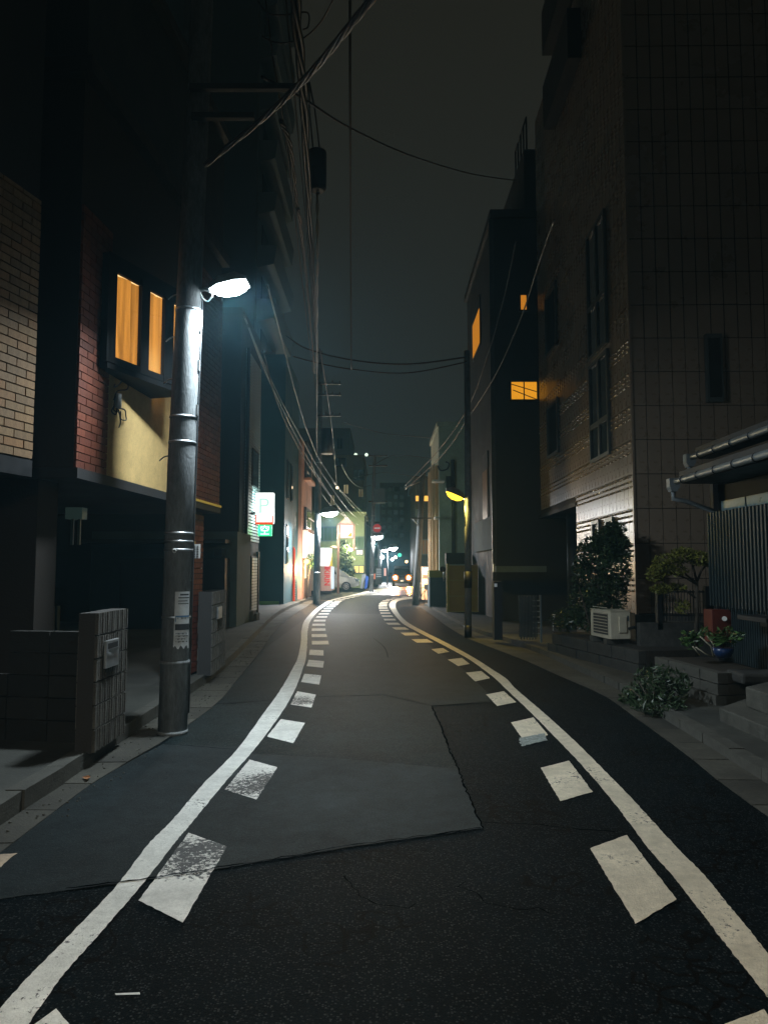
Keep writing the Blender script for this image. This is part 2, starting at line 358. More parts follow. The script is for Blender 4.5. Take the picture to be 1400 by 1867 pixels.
# smoother repaved areas and the coarse strip between them
sheet('repaved_patch', [(-160, 1660), (213, 1613), (280, 1603), (390, 1587), (640, 1545), (880, 1511), (856, 1455), (835, 1402), (735, 1394), (640, 1385), (470, 1375), (300, 1357), (180, 1420), (60, 1510), (-160, 1640)], 0.004, m_patch, 0.006, road)
sheet('repaved_patch', [(-160, 1655), (213, 1612), (250, 1575), (290, 1525), (345, 1462), (420, 1385), (440, 1362), (300, 1358), (180, 1421), (60, 1511), (-160, 1642)], 0.0048, m_strip, 0.004, road)
sheet('old_asphalt', [(300, 1357), (470, 1375), (640, 1385), (735, 1394), (835, 1402), (787, 1288), (700, 1268), (560, 1272), (430, 1283), (395, 1284)], 0.0042, m_old, 0.006, road)
sheet('repaved_patch', [(395, 1283), (430, 1282), (560, 1271), (700, 1267), (787, 1287), (905, 1280), (850, 1225), (760, 1160), (700, 1120), (570, 1118), (480, 1185)], 0.0044, m_old, 0.004, road)
def crack(px, w=0.012, jit=0.012, z=0.0062, name='crack_seam'):
    pts = resample(smooth_poly([G(x, y) for x, y in px], 4), 0.05); l = []; r = []
    for p, t in pts:
        nrm = Vector((-t.y, t.x, 0)); j = random.uniform(-jit, jit); ww = w * random.uniform(0.35, 1.2)
        l.append(p + nrm * (j + ww / 2) + ZUP * z); r.append(p + nrm * (j - ww / 2) + ZUP * z)
    return MB().strip(r, l).build(name, m_seam, road)
crack([(120, 1625), (213, 1612), (280, 1604), (335, 1596), (390, 1587), (520, 1566), (640, 1545), (760, 1529), (880, 1511)], 0.014, 0.010, 0.0125)
crack([(880, 1511), (866, 1480), (855, 1455), (835, 1402), (820, 1370), (805, 1330), (787, 1288)], 0.016, 0.010)
crack([(787, 1288), (850, 1283), (905, 1278)], 0.012)
crack([(880, 1501), (930, 1502), (980, 1505), (1060, 1514), (1130, 1518)], 0.010, 0.012)
crack([(680, 1163), (700, 1180), (708, 1200)], 0.02, 0.01)
crack([(300, 1357), (400, 1365), (470, 1371)], 0.010, 0.008)
for px in ([(840, 1610), (870, 1640), (930, 1655), (1010, 1665)], [(620, 1600), (680, 1655), (760, 1650)]):
    crack(px, 0.007, 0.035)

# edge lines, traced by their two sides
LL = [(-20, 1867), (55, 1782), (135, 1700), (215, 1615), (272, 1540), (312, 1500), (372, 1430), (435, 1365), (482, 1300), (512, 1258), (533, 1221), (542, 1203), (546.5, 1185), (549, 1167), (550, 1149), (556, 1131), (572, 1113.6), (587, 1103), (603, 1094), (632, 1087), (662, 1080), (682, 1076), (700, 1072)]
LR = [(55, 1867), (115, 1782), (187, 1700), (260, 1615), (318, 1540), (352, 1500), (409, 1430), (466, 1365), (514, 1300), (538, 1258), (552, 1221), (557.5, 1203), (559.5, 1185), (560.5, 1167), (561.5, 1149), (567, 1131), (582, 1113.6), (596, 1103), (611.5, 1094), (641, 1087), (674, 1080.5), (694, 1076.5), (712, 1072.5)]
RL = [(1428, 1867), (1397, 1820), (1342, 1750), (1303, 1700), (1265, 1650), (1226, 1600), (1182, 1550), (1145, 1500), (1106, 1450), (1063, 1400), (1016, 1350), (967, 1300), (921, 1256), (903, 1238.6), (880, 1220.7), (855, 1203), (823, 1185), (789, 1167), (762, 1153), (736, 1138.6), (725, 1128), (716, 1117), (710, 1106), (711, 1099), (717, 1094), (733, 1090), (762, 1087)]
RR = [(1505, 1867), (1465, 1820), (1405, 1750), (1367, 1700), (1325, 1650), (1285, 1600), (1236, 1550), (1190, 1500), (1144, 1450), (1095, 1400), (1045, 1350), (990, 1300), (939, 1256), (923, 1238.6), (896, 1220.7), (869, 1203), (837, 1185), (803, 1167), (775, 1153), (748.6, 1138.6), (735, 1128), (726, 1117), (721, 1106), (722, 1099), (728, 1095.5), (742, 1093), (770, 1091)]
def edge_line(l, r, mat, back):
    a = smooth_poly([G(*p) for p in l], 14); b = smooth_poly([G(*p) for p in r], 14)
    j = lambda p, s: Vector((p.x + random.uniform(-s, s), p.y, 0.008))
    a = [j(p, 0.003) for p in a]; b = [j(p, 0.003) for p in b]
    da = (a[0] - a[20]).normalized() * 8; a = [a[0] + da] + a; b = [b[0] + da] + b
    return MB().strip(a, b).build('edge_line', mat, road)
edge_line(LL, LR, m_paint, 8); edge_line(RL, RR, m_paint2, 8)
def block(px, mat, jit=0.003):
    o = sheet('dash_block', px, 0.0056, mat, jit, road); return o
m_scuff1 = paint('road_paint_scuffed', (0.68, 0.67, 0.63), 0.64, (*G(370, 1555, 0.008), 0.42))
m_scuff2 = paint('road_paint_scuffed', (0.68, 0.67, 0.63), 0.64, (*G(455, 1428, 0.008), 0.55))
m_scuff3 = paint('road_paint_scuffed', (0.68, 0.67, 0.63), 0.64, (*G(548, 1275, 0.008), 0.40))
LB = [[(344, 1520), (414, 1545), (334, 1684), (253, 1644)], [(455, 1386), (506, 1400), (468, 1459), (410, 1441)], [(512, 1312), (556, 1319), (535, 1356), (487, 1344)],
      [(542, 1261), (576, 1267), (568, 1291), (530, 1285)], [(555, 1229), (586, 1232), (582, 1249), (549, 1244)], [(563, 1203.5), (591, 1206), (589, 1218), (559, 1215)],
      [(565, 1185), (590, 1186), (590, 1196), (563.5, 1194.6)], [(102, 1842), (140, 1885), (60, 1990), (-20, 1930)]]
for q, mt in zip(LB, [m_scuff1, m_scuff2, m_paint, m_scuff3, m_paint, m_paint, m_paint, m_paint]): block(q, mt)
RB = [[(1142, 1524), (1233, 1642), (1158, 1686), (1075, 1548)], [(1037, 1388), (1080, 1445), (1021, 1462), (985, 1401)], [(972, 1309), (999, 1341), (955, 1352), (931, 1318)],
      [(918, 1261), (941, 1281), (906, 1288), (886, 1267)], [(877, 1224), (893, 1237), (866, 1243), (849, 1227)], [(842, 1200), (856, 1211), (835, 1215), (816, 1203)],
      [(807, 1182), (819, 1189), (799, 1192.5), (786, 1184)], [(1392, 1842), (1470, 1960), (1400, 1990), (1320, 1870)]]
for q in RB: block(q, m_paint2)
def more_blocks(line, side, y0, y1, mat, n0):
    pts = resample(smooth_poly([G(*p) for p in line], 10), 0.05)
    Y = y0; 
    for p, t in pts:
        if p.y >= Y and p.y < y1:
            nrm = Vector((t.y, -t.x, 0)) * side; a = p + nrm * 0.10; L = t * 0.80; Wd = nrm * 0.36
            poly = [a, a + Wd, a + Wd + L, a + L]
            MB().face([(q.x, q.y, 0.006) for q in (poly if side > 0 else poly[::-1])]).build('dash_block', mat, road); Y = Y + 1.72 * t.y
more_blocks(LR, 1, G(565, 1176).y, 54, m_paint, 0)
more_blocks(RL, -1, G(790, 1172).y, 43, m_paint2, 0)
sheet('worn_paint', [(945, 1347), (992, 1338), (998, 1351), (950, 1362)], 0.0075, M('faded_paint', (0.22, 0.25, 0.24), 0.7, noise=[(40, 0.7)]), 0.012, road)
sheet('old_marking', [(-60, 1563), (32, 1557), (2, 1583), (-60, 1612)], 0.006, M('faded_orange_paint', (.42, .33, .24), .7, noise=[(30, .3)]), .006, road)
sheet('stop_line', [(676, 1084), (708, 1077), (722, 1077), (700, 1085)], 0.008, m_paint, 0.01, road)
structure(MB().face([(-1.6, 45, .0035), (3.0, 45, .0035), (4.2, 84, .0035), (-.9, 84, .0035)]).build('headlight_glare_sheet', M('glossy_red_asphalt', (.085, .05, .04), .30, spec=.8, noise=[(1.5, .3), (40, .3)], bump=[(9, .25)], stretch=(.35, 1, 1))))  # glossy reddish sheet added to carry the headlights' glare on the road
for k in range(5):
    x = 0.2 + k * 0.85; MB().face([(x, 56, 0.008), (x + 0.42, 56, 0.008), (x + 0.62, 59, 0.008), (x + 0.2, 59, 0.008)]).build('crossing_bar', m_paint, road)

# left kerb, gutter slabs and raised apron; right the same but lower
KL = [(-160, 1622), (0, 1508), (115, 1432), (235, 1345), (340, 1272), (405, 1224), (440, 1190), (470, 1158), (500, 1128), (525, 1112), (545, 1103), (566, 1094)]
GL = [(-160, 1680), (0, 1558), (60, 1512), (180, 1422), (290, 1358), (395, 1284), (432, 1240), (475, 1188), (505, 1148), (535, 1122), (558, 1107), (572, 1097)]
KR = [(1560, 1530), (1400, 1432), (1310, 1375), (1210, 1312), (1135, 1263), (1050, 1223), (985, 1193), (920, 1170), (870, 1154), (830, 1135), (800, 1118), (775, 1104)]
GR = [(1460, 1530), (1330, 1440), (1243, 1370), (1160, 1310), (1100, 1268), (1020, 1233), (960, 1206), (900, 1183), (850, 1163), (815, 1142), (788, 1122), (765, 1107)]
kl = smooth_poly([G(*p) for p in KL], 8); gl = smooth_poly([G(*p) for p in GL], 8)
kr = smooth_poly([G(*p) for p in KR], 8); gr = smooth_poly([G(*p) for p in GR], 8)
apl = structure(MB().strip([(-22, p.y, 0.125) for p in kl], [(p.x - 0.02, p.y, 0.125) for p in kl]).build('left_pavement', m_apron, origin=(0, 0, 0)))
apr = structure(MB().strip([(p.x + 0.02, p.y, 0.09) for p in kr], [(26, p.y, 0.09) for p in kr]).build('right_pavement', m_apron, origin=(0, 0, 0)))
def slabs(name, parent, line, side, width, z0, z1, step, mat, gap=0.012):
    rs = resample(line, step); me = {}
    for p, t in rs:
        L = step - gap; key = 0
        if key not in me:
            me[key] = MB().box(-L / 2, L / 2, 0, width, z0, z1).mesh(name, mat)
        a = atan2(t.y, t.x)
        c = p + t * step / 2
        o = inst(name, me[key], parent, (c.x, c.y, random.uniform(-0.003, 0.003)), a if side > 0 else a, (1, side, 1))
        if not o.modifiers: pass
kerb_l = structure(thing('left_kerb', (0, 0, 0), None, None)); kerb_r = structure(thing('right_kerb', (0, 0, 0), None, None))
slabs('kerb_stone', kerb_l, kl, 1, 0.13, -0.04, 0.135, 0.6, m_conc)
slabs('kerb_stone', kerb_r, kr, 1, 0.13, -0.04, 0.10, 0.6, m_conc) if False else slabs('kerb_stone', kerb_r, kr, -1, 0.13, -0.04, 0.10, 0.6, m_conc)
def gutter(name, a, b, n):
    root = structure(thing(name, (0, 0, 0), None, None))
    rs = resample(a, 0.6); B = [q for q, t in resample(b, 0.05)]
    sgn = 1 if name.startswith('left') else -1
    pr = []
    for p, t in rs:
        nrm = Vector((t.y, -t.x, 0)) * sgn
        wd_ = min((q - p).length for q in B); pr.append((p, p + nrm * max(.12, wd_)))
    for (p0, q0_), (p1, q1_) in zip(pr, pr[1:]):
        e = (p1 - p0) * .012; pl_ = [p0 + e, q0_ + e, q1_ - e, p1 - e]
        if sgn < 0: pl_.reverse()
        MB().prism([(q.x, q.y, -0.03) for q in pl_], (0, 0, 0.040 + random.uniform(-.002, .002))).build('gutter_slab', m_gutter, root)
gutter('left_gutter', kl, gl, 46); gutter('right_gutter', kr, gr, 46)
# leaf litter and grit along the left gutter: uncountable
lt = MB()
for k in range(500):
    p, t = random.choice(resample(kl, 0.3)[3:60]); q = p + Vector((random.uniform(0.02, 0.4), random.uniform(-.2, .2), 0.016)); s_ = random.uniform(0.004, 0.012)
    lt.ball(q, (s_, s_ * .8, s_ * .5), 5, 3)
structure(lt.build('gutter_grit', m_conc)); COL.objects[-1]['kind'] = 'stuff'
tag(MB().face([G(150, 1417, .02), G(162, 1413, .035), G(166, 1417, .022), G(158, 1421, .03)]).build('dry_leaf', M('dry_leaf', (0.30, 0.13, 0.05), 0.7)), 'curled brown dry leaf lying in the left gutter', 'leaf')
# ------------------------------------------------------------------ left side of the street
def bricks(parent, wall, u0, u1, z0, z1, bw, bh, jt, proud, mat, limit, order=None, stuffname='brick_mass', bond=True):
    cells = []; row = 0; z = z0
    while z + bh * 0.6 < z1:
        hh = min(bh, z1 - z) - jt; u = u0 - (bw / 2 if (row % 2 and bond) else 0)
        while u < u1 - 0.01:
            a = max(u, u0); b = min(u + bw, u1)
            if b - a > 0.03: cells.append((a, b - jt, z, z + hh))
            u += bw
        z += bh; row += 1
    if order: cells.sort(key=order)
    me = MB(); c = 0.003
    x0, x1, y1 = -0.5, 0.5, 1.0
    me = MB().obox((-.5, -0.02, 0), (1, 0, 0), (0, 0.02 + proud, 0), (0, 0, bh - jt)).mesh('brick', mat)
    rest = MB()
    for k, (a, b, za, zb) in enumerate(cells):
        if k < limit:
            pr = random.uniform(-0.002, 0.002)
            inst('brick', me, parent, wall.pt((a + b) / 2, za, pr), wall.rot, (b - a, 1, (zb - za) / (bh - jt)))
        else: rest.wbox(wall, a, b, za, zb, -0.02, proud)
    if rest.v: tag(rest.build(stuffname, mat, parent), kind='stuff')
    return min(limit, len(cells))

# --- beige brick house at the left edge, its upper floor overhanging
a = at(57, 845, 6.4); nb = Wall((a.x, a.y), (a.x - 0.245 * 3.2, a.y - 0.97 * 3.2))
bh = thing('beige_brick_house', (a.x - 1.2, a.y - 1.2, 0.12), 'beige brick house at the left edge, upper floor stepping out over the lower', 'house')
zb = nb.hit(40, 833)[1]
MB().wbox(nb, 0, 3.3, zb - 0.10, 7.5, -2.2, -0.012).build('upper_wall', m_mortar, bh)
bricks(bh, nb, 0, 0.95, zb, 4.9, 0.232, 0.0765, 0.012, 0.012, m_beige, 220, order=lambda c: c[0] + max(0, c[2] - 3.6) * 2)
tag(MB().wbox(nb, -0.01, 3.3, zb - 0.16, zb - 0.015, -2.2, 0.006).build('ledge', m_black, bh))
a2 = at(25, 1050, 7.7)
nb2 = Wall((a2.x, a2.y), (a2.x - 0.245 * 3.2, a2.y - 0.97 * 3.2))
MB().wbox(nb2, 0, 3.0, 0.10, zb - 0.17, -1.6, -0.012).build('lower_wall', m_mortar, bh)
bricks(bh, nb2, 0, 0.55, 0.3, zb - 0.2, 0.232, 0.0765, 0.012, 0.012, m_beige, 80, order=lambda c: c[0])
p = G(0, 1325, .125)
MB().box(-6, at(46, 1305, 6.9).x, 6.75, 7.9, 0.1, 0.25).build('step_slab', m_conc, bh)
# --- narrow yard between the houses: dim window, meter, pipe
dw = thing('dim_window', (-4.6, 9.2, 1.0), 'dim bluish window deep in the gap beside the beige brick house', 'window')
fr = MB()
A = at(19, 1118, 9.2); B = at(48, 1192, 9.2)
fr.box(A.x - .03, B.x + .03, 9.22, 9.26, B.z - .03, A.z + .03).build('frame', m_black, dw)
mx = (A.x + B.x) / 2
for x0, x1 in ((A.x, mx - .02), (mx + .02, B.x)):
    MB().box(x0, x1, 9.20, 9.218, B.z, A.z).build('pane', emitter('dim_pane', (0.20, 0.42, 0.5), 0.035), dw)
tag(MB().box(at(20, 1030, 9).x, at(53, 1030, 9).x, 9, 9.1, at(20, 1035, 9).z, at(20, 1024, 9).z).build('wall_light', M('lamp_cover', (0.5, 0.55, 0.55), 0.4, emit=((0.6, 0.8, 0.85), 0.05))), 'narrow grey wall light above the dim window in the gap', 'wall light')
tag(MB().ball(at(30, 1070, 9.0), 0.03).build('door_knob_lamp', emitter('tiny_lamp', (.8, .9, 1), 0.8)), 'tiny bright lamp shining in the dark gap between the brick houses', 'lamp')

# --- red brick house on pilotis, yellow panel, slanted bay window
q0 = at(195, 868, 7.42); fd = Vector((0.0764, 1)).normalized()
far = Vector((q0.x, q0.y)) + fd * (11.2 - q0.y) / fd.y; near = Vector((q0.x, q0.y)) - fd * (q0.y - 6.76) / fd.y
rw = Wall(far, near); RW = rw.len
zs = rw.hit(195, 868)[1]
rh = thing('red_brick_house', (far.x - 2.5, 9.0, 0.12), 'dark red brick house on columns with a yellow panel and a lit bay window', 'house')
MB().wbox(rw, 0, RW, zs, 6.4, -7.5, -0.014).build('wall', m_mortar2, rh)
ztop = rw.hit(338, 100)[1]
MB().wbox(rw, 0, RW + .0, 6.42, ztop - .1, -7.5, 0.0).build('upper_storey', m_navy, rh)
for zz in (6.3, ztop - .18):
    MB().wbox(rw, -0.05, RW + .1, zz, zz + 0.16, -7.6, 0.10).build('eave', m_black, rh)
u_p0 = rw.hit(195, 780)[0]; u_p1 = rw.hit(312, 800)[0] - 0.25
LIM = 300
nbk = bricks(rh, rw, u_p0, RW, zs, 5.1, 0.232, 0.0765, 0.010, 0.010, m_red, 130)
u_q = rw.hit(336, 800)[0]
nbk += bricks(rh, rw, 0, u_q, zs, 5.9, 0.232, 0.0765, 0.010, 0.010, m_red, 150, order=lambda c: c[2] + c[0] * .4)
zt = rw.hit(197, 662)[1]
MB().wbox(rw, u_q + .001, u_p0, zs, zt + .9, -0.1, 0.006).build('plaster_panel', m_plaster, rh)
MB().wbox(rw, 0, RW, zs - 0.10, zs - 0.002, -3.2, 0.03).build('soffit_beam', m_dark, rh)
MB().wbox(rw, 0.0, u_q, zs - 0.012, zs + .02, 0.031, 0.045).build('brass_trim', M('brass_trim', (0.45, 0.36, 0.08), 0.4, metal=.4), rh)
# ground floor: brick column at the far end, dark recess behind
uc0, uc1 = rw.hit(381, 1050)[0], rw.hit(350, 1050)[0]
cw = Wall(rw.pt(uc0 + .0, 0, -0.10).xy, rw.pt(uc1, 0, -0.10).xy)
MB().wbox(cw, 0, cw.len, 0.1, zs - .1, -0.25, -0.012).build('column', m_mortar2, rh)
bricks(rh, cw, 0, cw.len, 0.16, zs - .11, 0.232, 0.0765, 0.010, 0.010, m_red, 40, order=lambda c: c[0])
MB().wbox(rw, RW - 0.38, RW - .02, 0.1, zs - .1, -0.75, -0.35).build('column', m_mortar2, rh)
MB().wbox(rw, -0.3, RW + 1.2, 0.1, zs - .1, -4.2, -4.0).build('recess_wall', m_dark, rh)
MB().wbox(rw, 0.2, RW - .8, 0.125, 1.0, -2.4, -2.35).build('slat_screen', m_corr, rh)
for k in range(22): MB().wbox(rw, 0.25 + k * .15, 0.33 + k * .15, 0.13, 1.05, -2.34, -2.31).build('slat', m_greywall, rh)
lb = thing('carport_light', (-4.4, 8.6, 2.0), 'unlit greenish box light fixed under the carport ceiling', 'light fitting')
A = at(120, 925, 8.6); B = at(150, 946, 8.6)
MB().box(A.x, B.x, 8.6, 8.75, B.z, A.z).build('box', M('greenish_box', (0.14, 0.2, 0.17), .5, emit=((.3, .5, .42), .03)), lb)
for k in range(2): MB().box(A.x + .06 + k * .08, A.x + .09 + k * .08, 8.62, 8.65, B.z - .3, B.z).build('strip', M('greenish_strip', (0.1, 0.15, 0.14), .5), lb)
# bay window: a wedge that grows out of the wall away from the camera
rwo = Wall(rw.pt(0, 0, .10).xy, rw.pt(RW, 0, .10).xy); ub = rwo.hit(198, 600)[0]; pb = rwo.pt(ub, 0, 0)
wd = Vector((0.36, 0.933)); wl = 1.30
bw_ = Wall((Vector((pb.x, pb.y)) + wd * wl), (pb.x, pb.y))
zt0 = bw_.hit(214, 486)[1]; zb0 = bw_.hit(205, 662)[1]
bay = thing('bay_window', (pb.x + .3, pb.y + .6, zb0), 'dark framed slanting bay window glowing orange through half drawn curtains', 'window')
L_ = bw_.len
back = rw.pt(rw.hit(344, 600)[0], 0, 0)
e2 = bw_.pt(0, 0, 0)
for nm, z0_, z1_ in (('sill_board', zb0 - .06, zb0), ('head_board', zt0, zt0 + .12)):
    MB().prism([(pb.x, pb.y, z0_), (e2.x, e2.y, z0_), (e2.x - .85, e2.y + .25, z0_), (pb.x - .25, pb.y + .1, z0_)], (0, 0, z1_ - z0_)).build(nm, m_bayblk, bay)
# frame members measured along the glass
um = [bw_.hit(x, 580)[0] for x in (212, 258, 271, 300, 315, 322, 340)]
for (x0, x1) in ((195, 211), (257, 272), (300, 316)):
    ua, ub_ = bw_.hit(x1, 590)[0], bw_.hit(x0, 590)[0]
    MB().wbox(bw_, ua, ub_, zb0, zt0, -0.035, 0.012).build('mullion', m_bayblk, bay)
MB().wbox(bw_, 0, .06, zb0, zt0, -0.035, 0.012).build('mullion', m_bayblk, bay)
MB().wbox(bw_, 0, L_, zb0 + .001, zb0 + 0.07, -0.03, 0.006).build('rail', m_bayblk, bay)
MB().wbox(bw_, 0, L_, zt0 - 0.06, zt0 - .001, -0.03, 0.006).build('rail', m_bayblk, bay)
for (xa, xb) in ((212, 258), (271, 301), (315, 345)):
    ua, ub_ = max(0.06, bw_.hit(xb, 590)[0]), bw_.hit(xa, 590)[0]
    MB().wbox(bw_, ua, ub_, zb0 + .06, zt0 - .05, -0.02, -0.016).build('pane', m_glass, bay)
def curtain(ua, ub_, gather):
    mb = MB(); n = 40; rows = 14; i0 = len(mb.v)
    for r in range(rows + 1):
        t = r / rows; z = zt0 - .05 - t * (zt0 - zb0 - .08)
        for k in range(n + 1):
            s = k / n; u = ua + (ub_ - ua) * s
            if gather: u = ua + (ub_ - ua) * (s * (1 - .42 * max(0, t - .5) ** 1.1))
            mb.v.append(bw_.pt(u, z, -0.060 + 0.014 * sin(s * 17 + sin(s * 5) + t * .5) + .005 * sin(s * 37 + t)))
    for r in range(rows):
        for k in range(n):
            q = r * (n + 1) + k; mb.f.append((q, q + 1, q + n + 2, q + n + 1)); mb.sm.append(True)
    return mb
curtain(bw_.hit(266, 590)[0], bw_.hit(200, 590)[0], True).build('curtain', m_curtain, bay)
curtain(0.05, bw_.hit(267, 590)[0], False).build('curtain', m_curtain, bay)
# the lit room behind: a glowing sheet in place of a lamp
room = MB()
b0 = bw_.pt(0, zb0, -.2); b1 = bw_.pt(L_, zb0, -.2)
room.face([bw_.pt(-.05, zb0, -.088), bw_.pt(L_ - .04, zb0, -.088), bw_.pt(L_ - .04, zt0, -.088), bw_.pt(-.05, zt0, -.088)])
MB().prism([bw_.pt(L_ + .001, zb0, .012), bw_.pt(L_ + .001, zb0, -.11), bw_.pt(L_ - .035, zb0, -.11), bw_.pt(L_ - .035, zb0, .012)], (0, 0, zt0 - zb0)).build('side_board', m_bayblk, bay)
room.build('room_glow_sheet', emitter('lit_room', (1.0, 0.64, 0.27), 1.7), bay)
def lamp(name, kind, loc, col, power, size=0.1, sizey=None, rot=(0, 0, 0), parent=None, spot=None, blend=0.3, spread=None):
    d = bpy.data.lights.new(name, kind); d.color = col; d.energy = power
    if kind == 'AREA':
        d.size = size
        if sizey: d.shape = 'RECTANGLE'; d.size_y = sizey
        if spread: d.spread = spread
    else: d.shadow_soft_size = size
    if kind == 'SPOT': d.spot_size = spot; d.spot_blend = blend
    o = bpy.data.objects.new(name, d); COL.objects.link(o); o.rotation_euler = rot
    if parent is not None: o.parent = parent; o.location = Vector(loc) - WORLD[parent]
    else: o.location = loc
    return o
# cable tangle with grey junction capsule on the yellow panel
cb = thing('cable_box', rw.pt(rw.hit(210, 735)[0], 2.9, .03), 'small grey junction capsule with looped black cables on the yellow panel', 'junction box')
f_ = lambda x, y, o=.03: rw.pt(rw.hit(x, y)[0], rw.hit(x, y)[1], o)
A = f_(211, 718); B = f_(211, 744)
MB().cyl(B, A, .035, seg=10).build('capsule', m_paper, cb)
for pts in ([(214, 682), (222, 690), (229, 700), (224, 710), (212, 712), (204, 716), (203, 730)], [(217, 680), (213, 697), (204, 706), (202, 700)], [(213, 744), (220, 748), (225, 758), (222, 766), (216, 764), (212, 750)], [(209, 744), (203, 756), (199, 750), (200, 740)], [(211, 746), (212, 768), (212, 780)], [(206, 722), (200, 738), (203, 748), (210, 752)]):
    MB().tube(smooth_poly([f_(x, y, .03 + .02 * (k % 2)) for k, (x, y) in enumerate(pts)], 5), .007, 5).build('cable', m_black, cb)

# --- block walls by the kerb
def block_wall(root, w, u0, u1, z0, courses, bl, bhh, th, end_first=True, ribs=10, capz=0.0):
    mb = MB(); L = bl - .012
    mb.obox((-L / 2, -th, 0), (L, 0, 0), (0, th - .012, 0), (0, 0, bhh - .012))
    for k in range(ribs):
        x = -L / 2 + (k + .12) * L / ribs; mb.obox((x, -.0125, 0.002), (L / ribs * .62, 0, 0), (0, .0125 + .006 * (k % 3 == 0), 0), (0, 0, bhh - .016))
    me = mb.mesh('block', m_block)
    for c in range(courses):
        n = round((u1 - u0) / bl)
        for k in range(n):
            inst('block', me, root, w.pt(u0 + (k + .5) * bl, z0 + c * bhh, random.uniform(-.003, .003)), w.rot)
    MB().wbox(w, u0 + .004, u1 - .004, z0, z0 + courses * bhh - .012, -th + .006, -.016).build('mortar_core', m_mortar, root)
A = G(170, 1374, .12); B = G(228, 1336, .12)
bp_w = Wall((B.x, B.y), (A.x, A.y)); PW = bp_w.len
gp = thing('block_gate_wall', (A.x, A.y, .12), 'ribbed grey block wall stub with letter slot beside the near pole', 'wall')
hb = (A - Vector((A.x, A.y, 1.245))).length / 6
block_wall(gp, bp_w, 0, PW, .12, 6, PW / 2, 1.13 / 6, .15)
s0 = bp_w.hit(212, 1160); s1 = bp_w.hit(188, 1185)
MB().wbox(bp_w, s0[0], s1[0], .77, 1.0, .008, .03).build('letter_plate', m_steel, gp, .004)
MB().wbox(bp_w, s0[0] + .04, s1[0] - .04, .93, .975, .0305, .034).build('letter_slot', m_black, gp)
mb = MB(); 
mb.strip([bp_w.pt(s0[0] + .04 + t * (s1[0] - s0[0] - .08), .91 - .03 * sin(pi * t), .034) for t in [k / 8 for k in range(9)]], [bp_w.pt(s0[0] + .04 + t * (s1[0] - s0[0] - .08), .925, .05) for t in [k / 8 for k in range(9)]])
mb.build('letter_flap', m_steel, gp)
# stepped low wall running back from it
sw = Wall((A.x - .16, A.y + .32), (A.x - 1.9, A.y + .62))
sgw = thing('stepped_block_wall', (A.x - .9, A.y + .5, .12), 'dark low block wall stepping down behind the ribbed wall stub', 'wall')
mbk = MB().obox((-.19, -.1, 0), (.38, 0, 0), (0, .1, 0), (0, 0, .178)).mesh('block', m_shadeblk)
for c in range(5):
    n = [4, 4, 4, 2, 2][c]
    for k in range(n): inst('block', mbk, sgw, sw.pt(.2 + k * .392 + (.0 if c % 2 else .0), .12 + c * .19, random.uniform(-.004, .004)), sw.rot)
A = G(386, 1232, .12); B = G(410, 1212, .12)
fw_ = Wall((B.x, B.y), (A.x, A.y))
gp2 = thing('block_gate_wall', (A.x, A.y, .12), 'ribbed grey block wall stub standing beyond the near pole by the brick column', 'wall')
block_wall(gp2, fw_, 0, fw_.len, .12, 6, fw_.len / 2, 1.17 / 6, .2)
s0 = fw_.hit(402, 1100); s1 = fw_.hit(395, 1115)
MB().wbox(fw_, s0[0], s1[0], .88, 1.05, .008, .03).build('letter_plate', m_steel, gp2)

# --- grey annex with canopy and the dark building with corrugated upper wall
an = thing('grey_annex', (-5.2, 19.5, .12), 'low plain grey annex between the red brick house and the corrugated building', 'building')
xa = at(433, 1000, 19).x; za = at(400, 969, 19).z
MB().box(-7.5, xa, 19, 20.9, .1, za).build('wall', m_greywall, an)
MB().box(-7.5, at(411, 985, 18.2).x, 18.2, 18.99, at(400, 990, 18.2).z, at(400, 983, 18.2).z).build('canopy', m_dsteel, an)
MB().box(at(391, 1020, 18.5).x, at(404, 1020, 18.5).x, 18.5, 18.98, at(400, 1014, 18.5).z, at(400, 1000, 18.5).z).build('extractor_box', m_black, an)
MB().box(-6.5, at(411, 1090, 18.4).x, 18.3, 18.95, .12, at(400, 1018, 18.4).z).build('shed', m_black, an)
bx = -4.12
bw2 = Wall((bx, 24.3), (bx, 21.0))
cbld = thing('corrugated_building', (bx - 3, 22.5, .12), 'dark building clad in pale corrugated sheet above a shuttered door', 'building')
zB = at(437, 560, 21).z
MB().wbox(bw2, 0, bw2.len, .1, zB, -8, 0).build('wall', m_dark, cbld)
zc = at(455, 985, 22).z
for (u0, u1, z0, z1) in ((0.05, 2.55, zc, 8.2),):
    k = 0; z = z0; ms = MB().obox((-(u1 - u0) / 2, 0, 0), (u1 - u0, 0, 0), (0, .028, 0), (0, 0, .062)).mesh('siding_rib', m_pside)
    while z < z1:
        inst('siding_rib', ms, cbld, bw2.pt((u0 + u1) / 2, z, .004), bw2.rot); z += .095
wb = MB().wbox(bw2, .5, 1.6, at(460, 880, 22).z, at(460, 810, 22).z, .03, .07).build('window', m_dsteel, cbld)
MB().wbox(bw2, .56, 1.54, at(460, 878, 22).z, at(460, 812, 22).z, .071, .075).build('pane', m_glassd, wb)
MB().wbox(bw2, 2.5, 2.62, .1, 8.2, .03, .12).build('downpipe', m_dsteel, cbld)
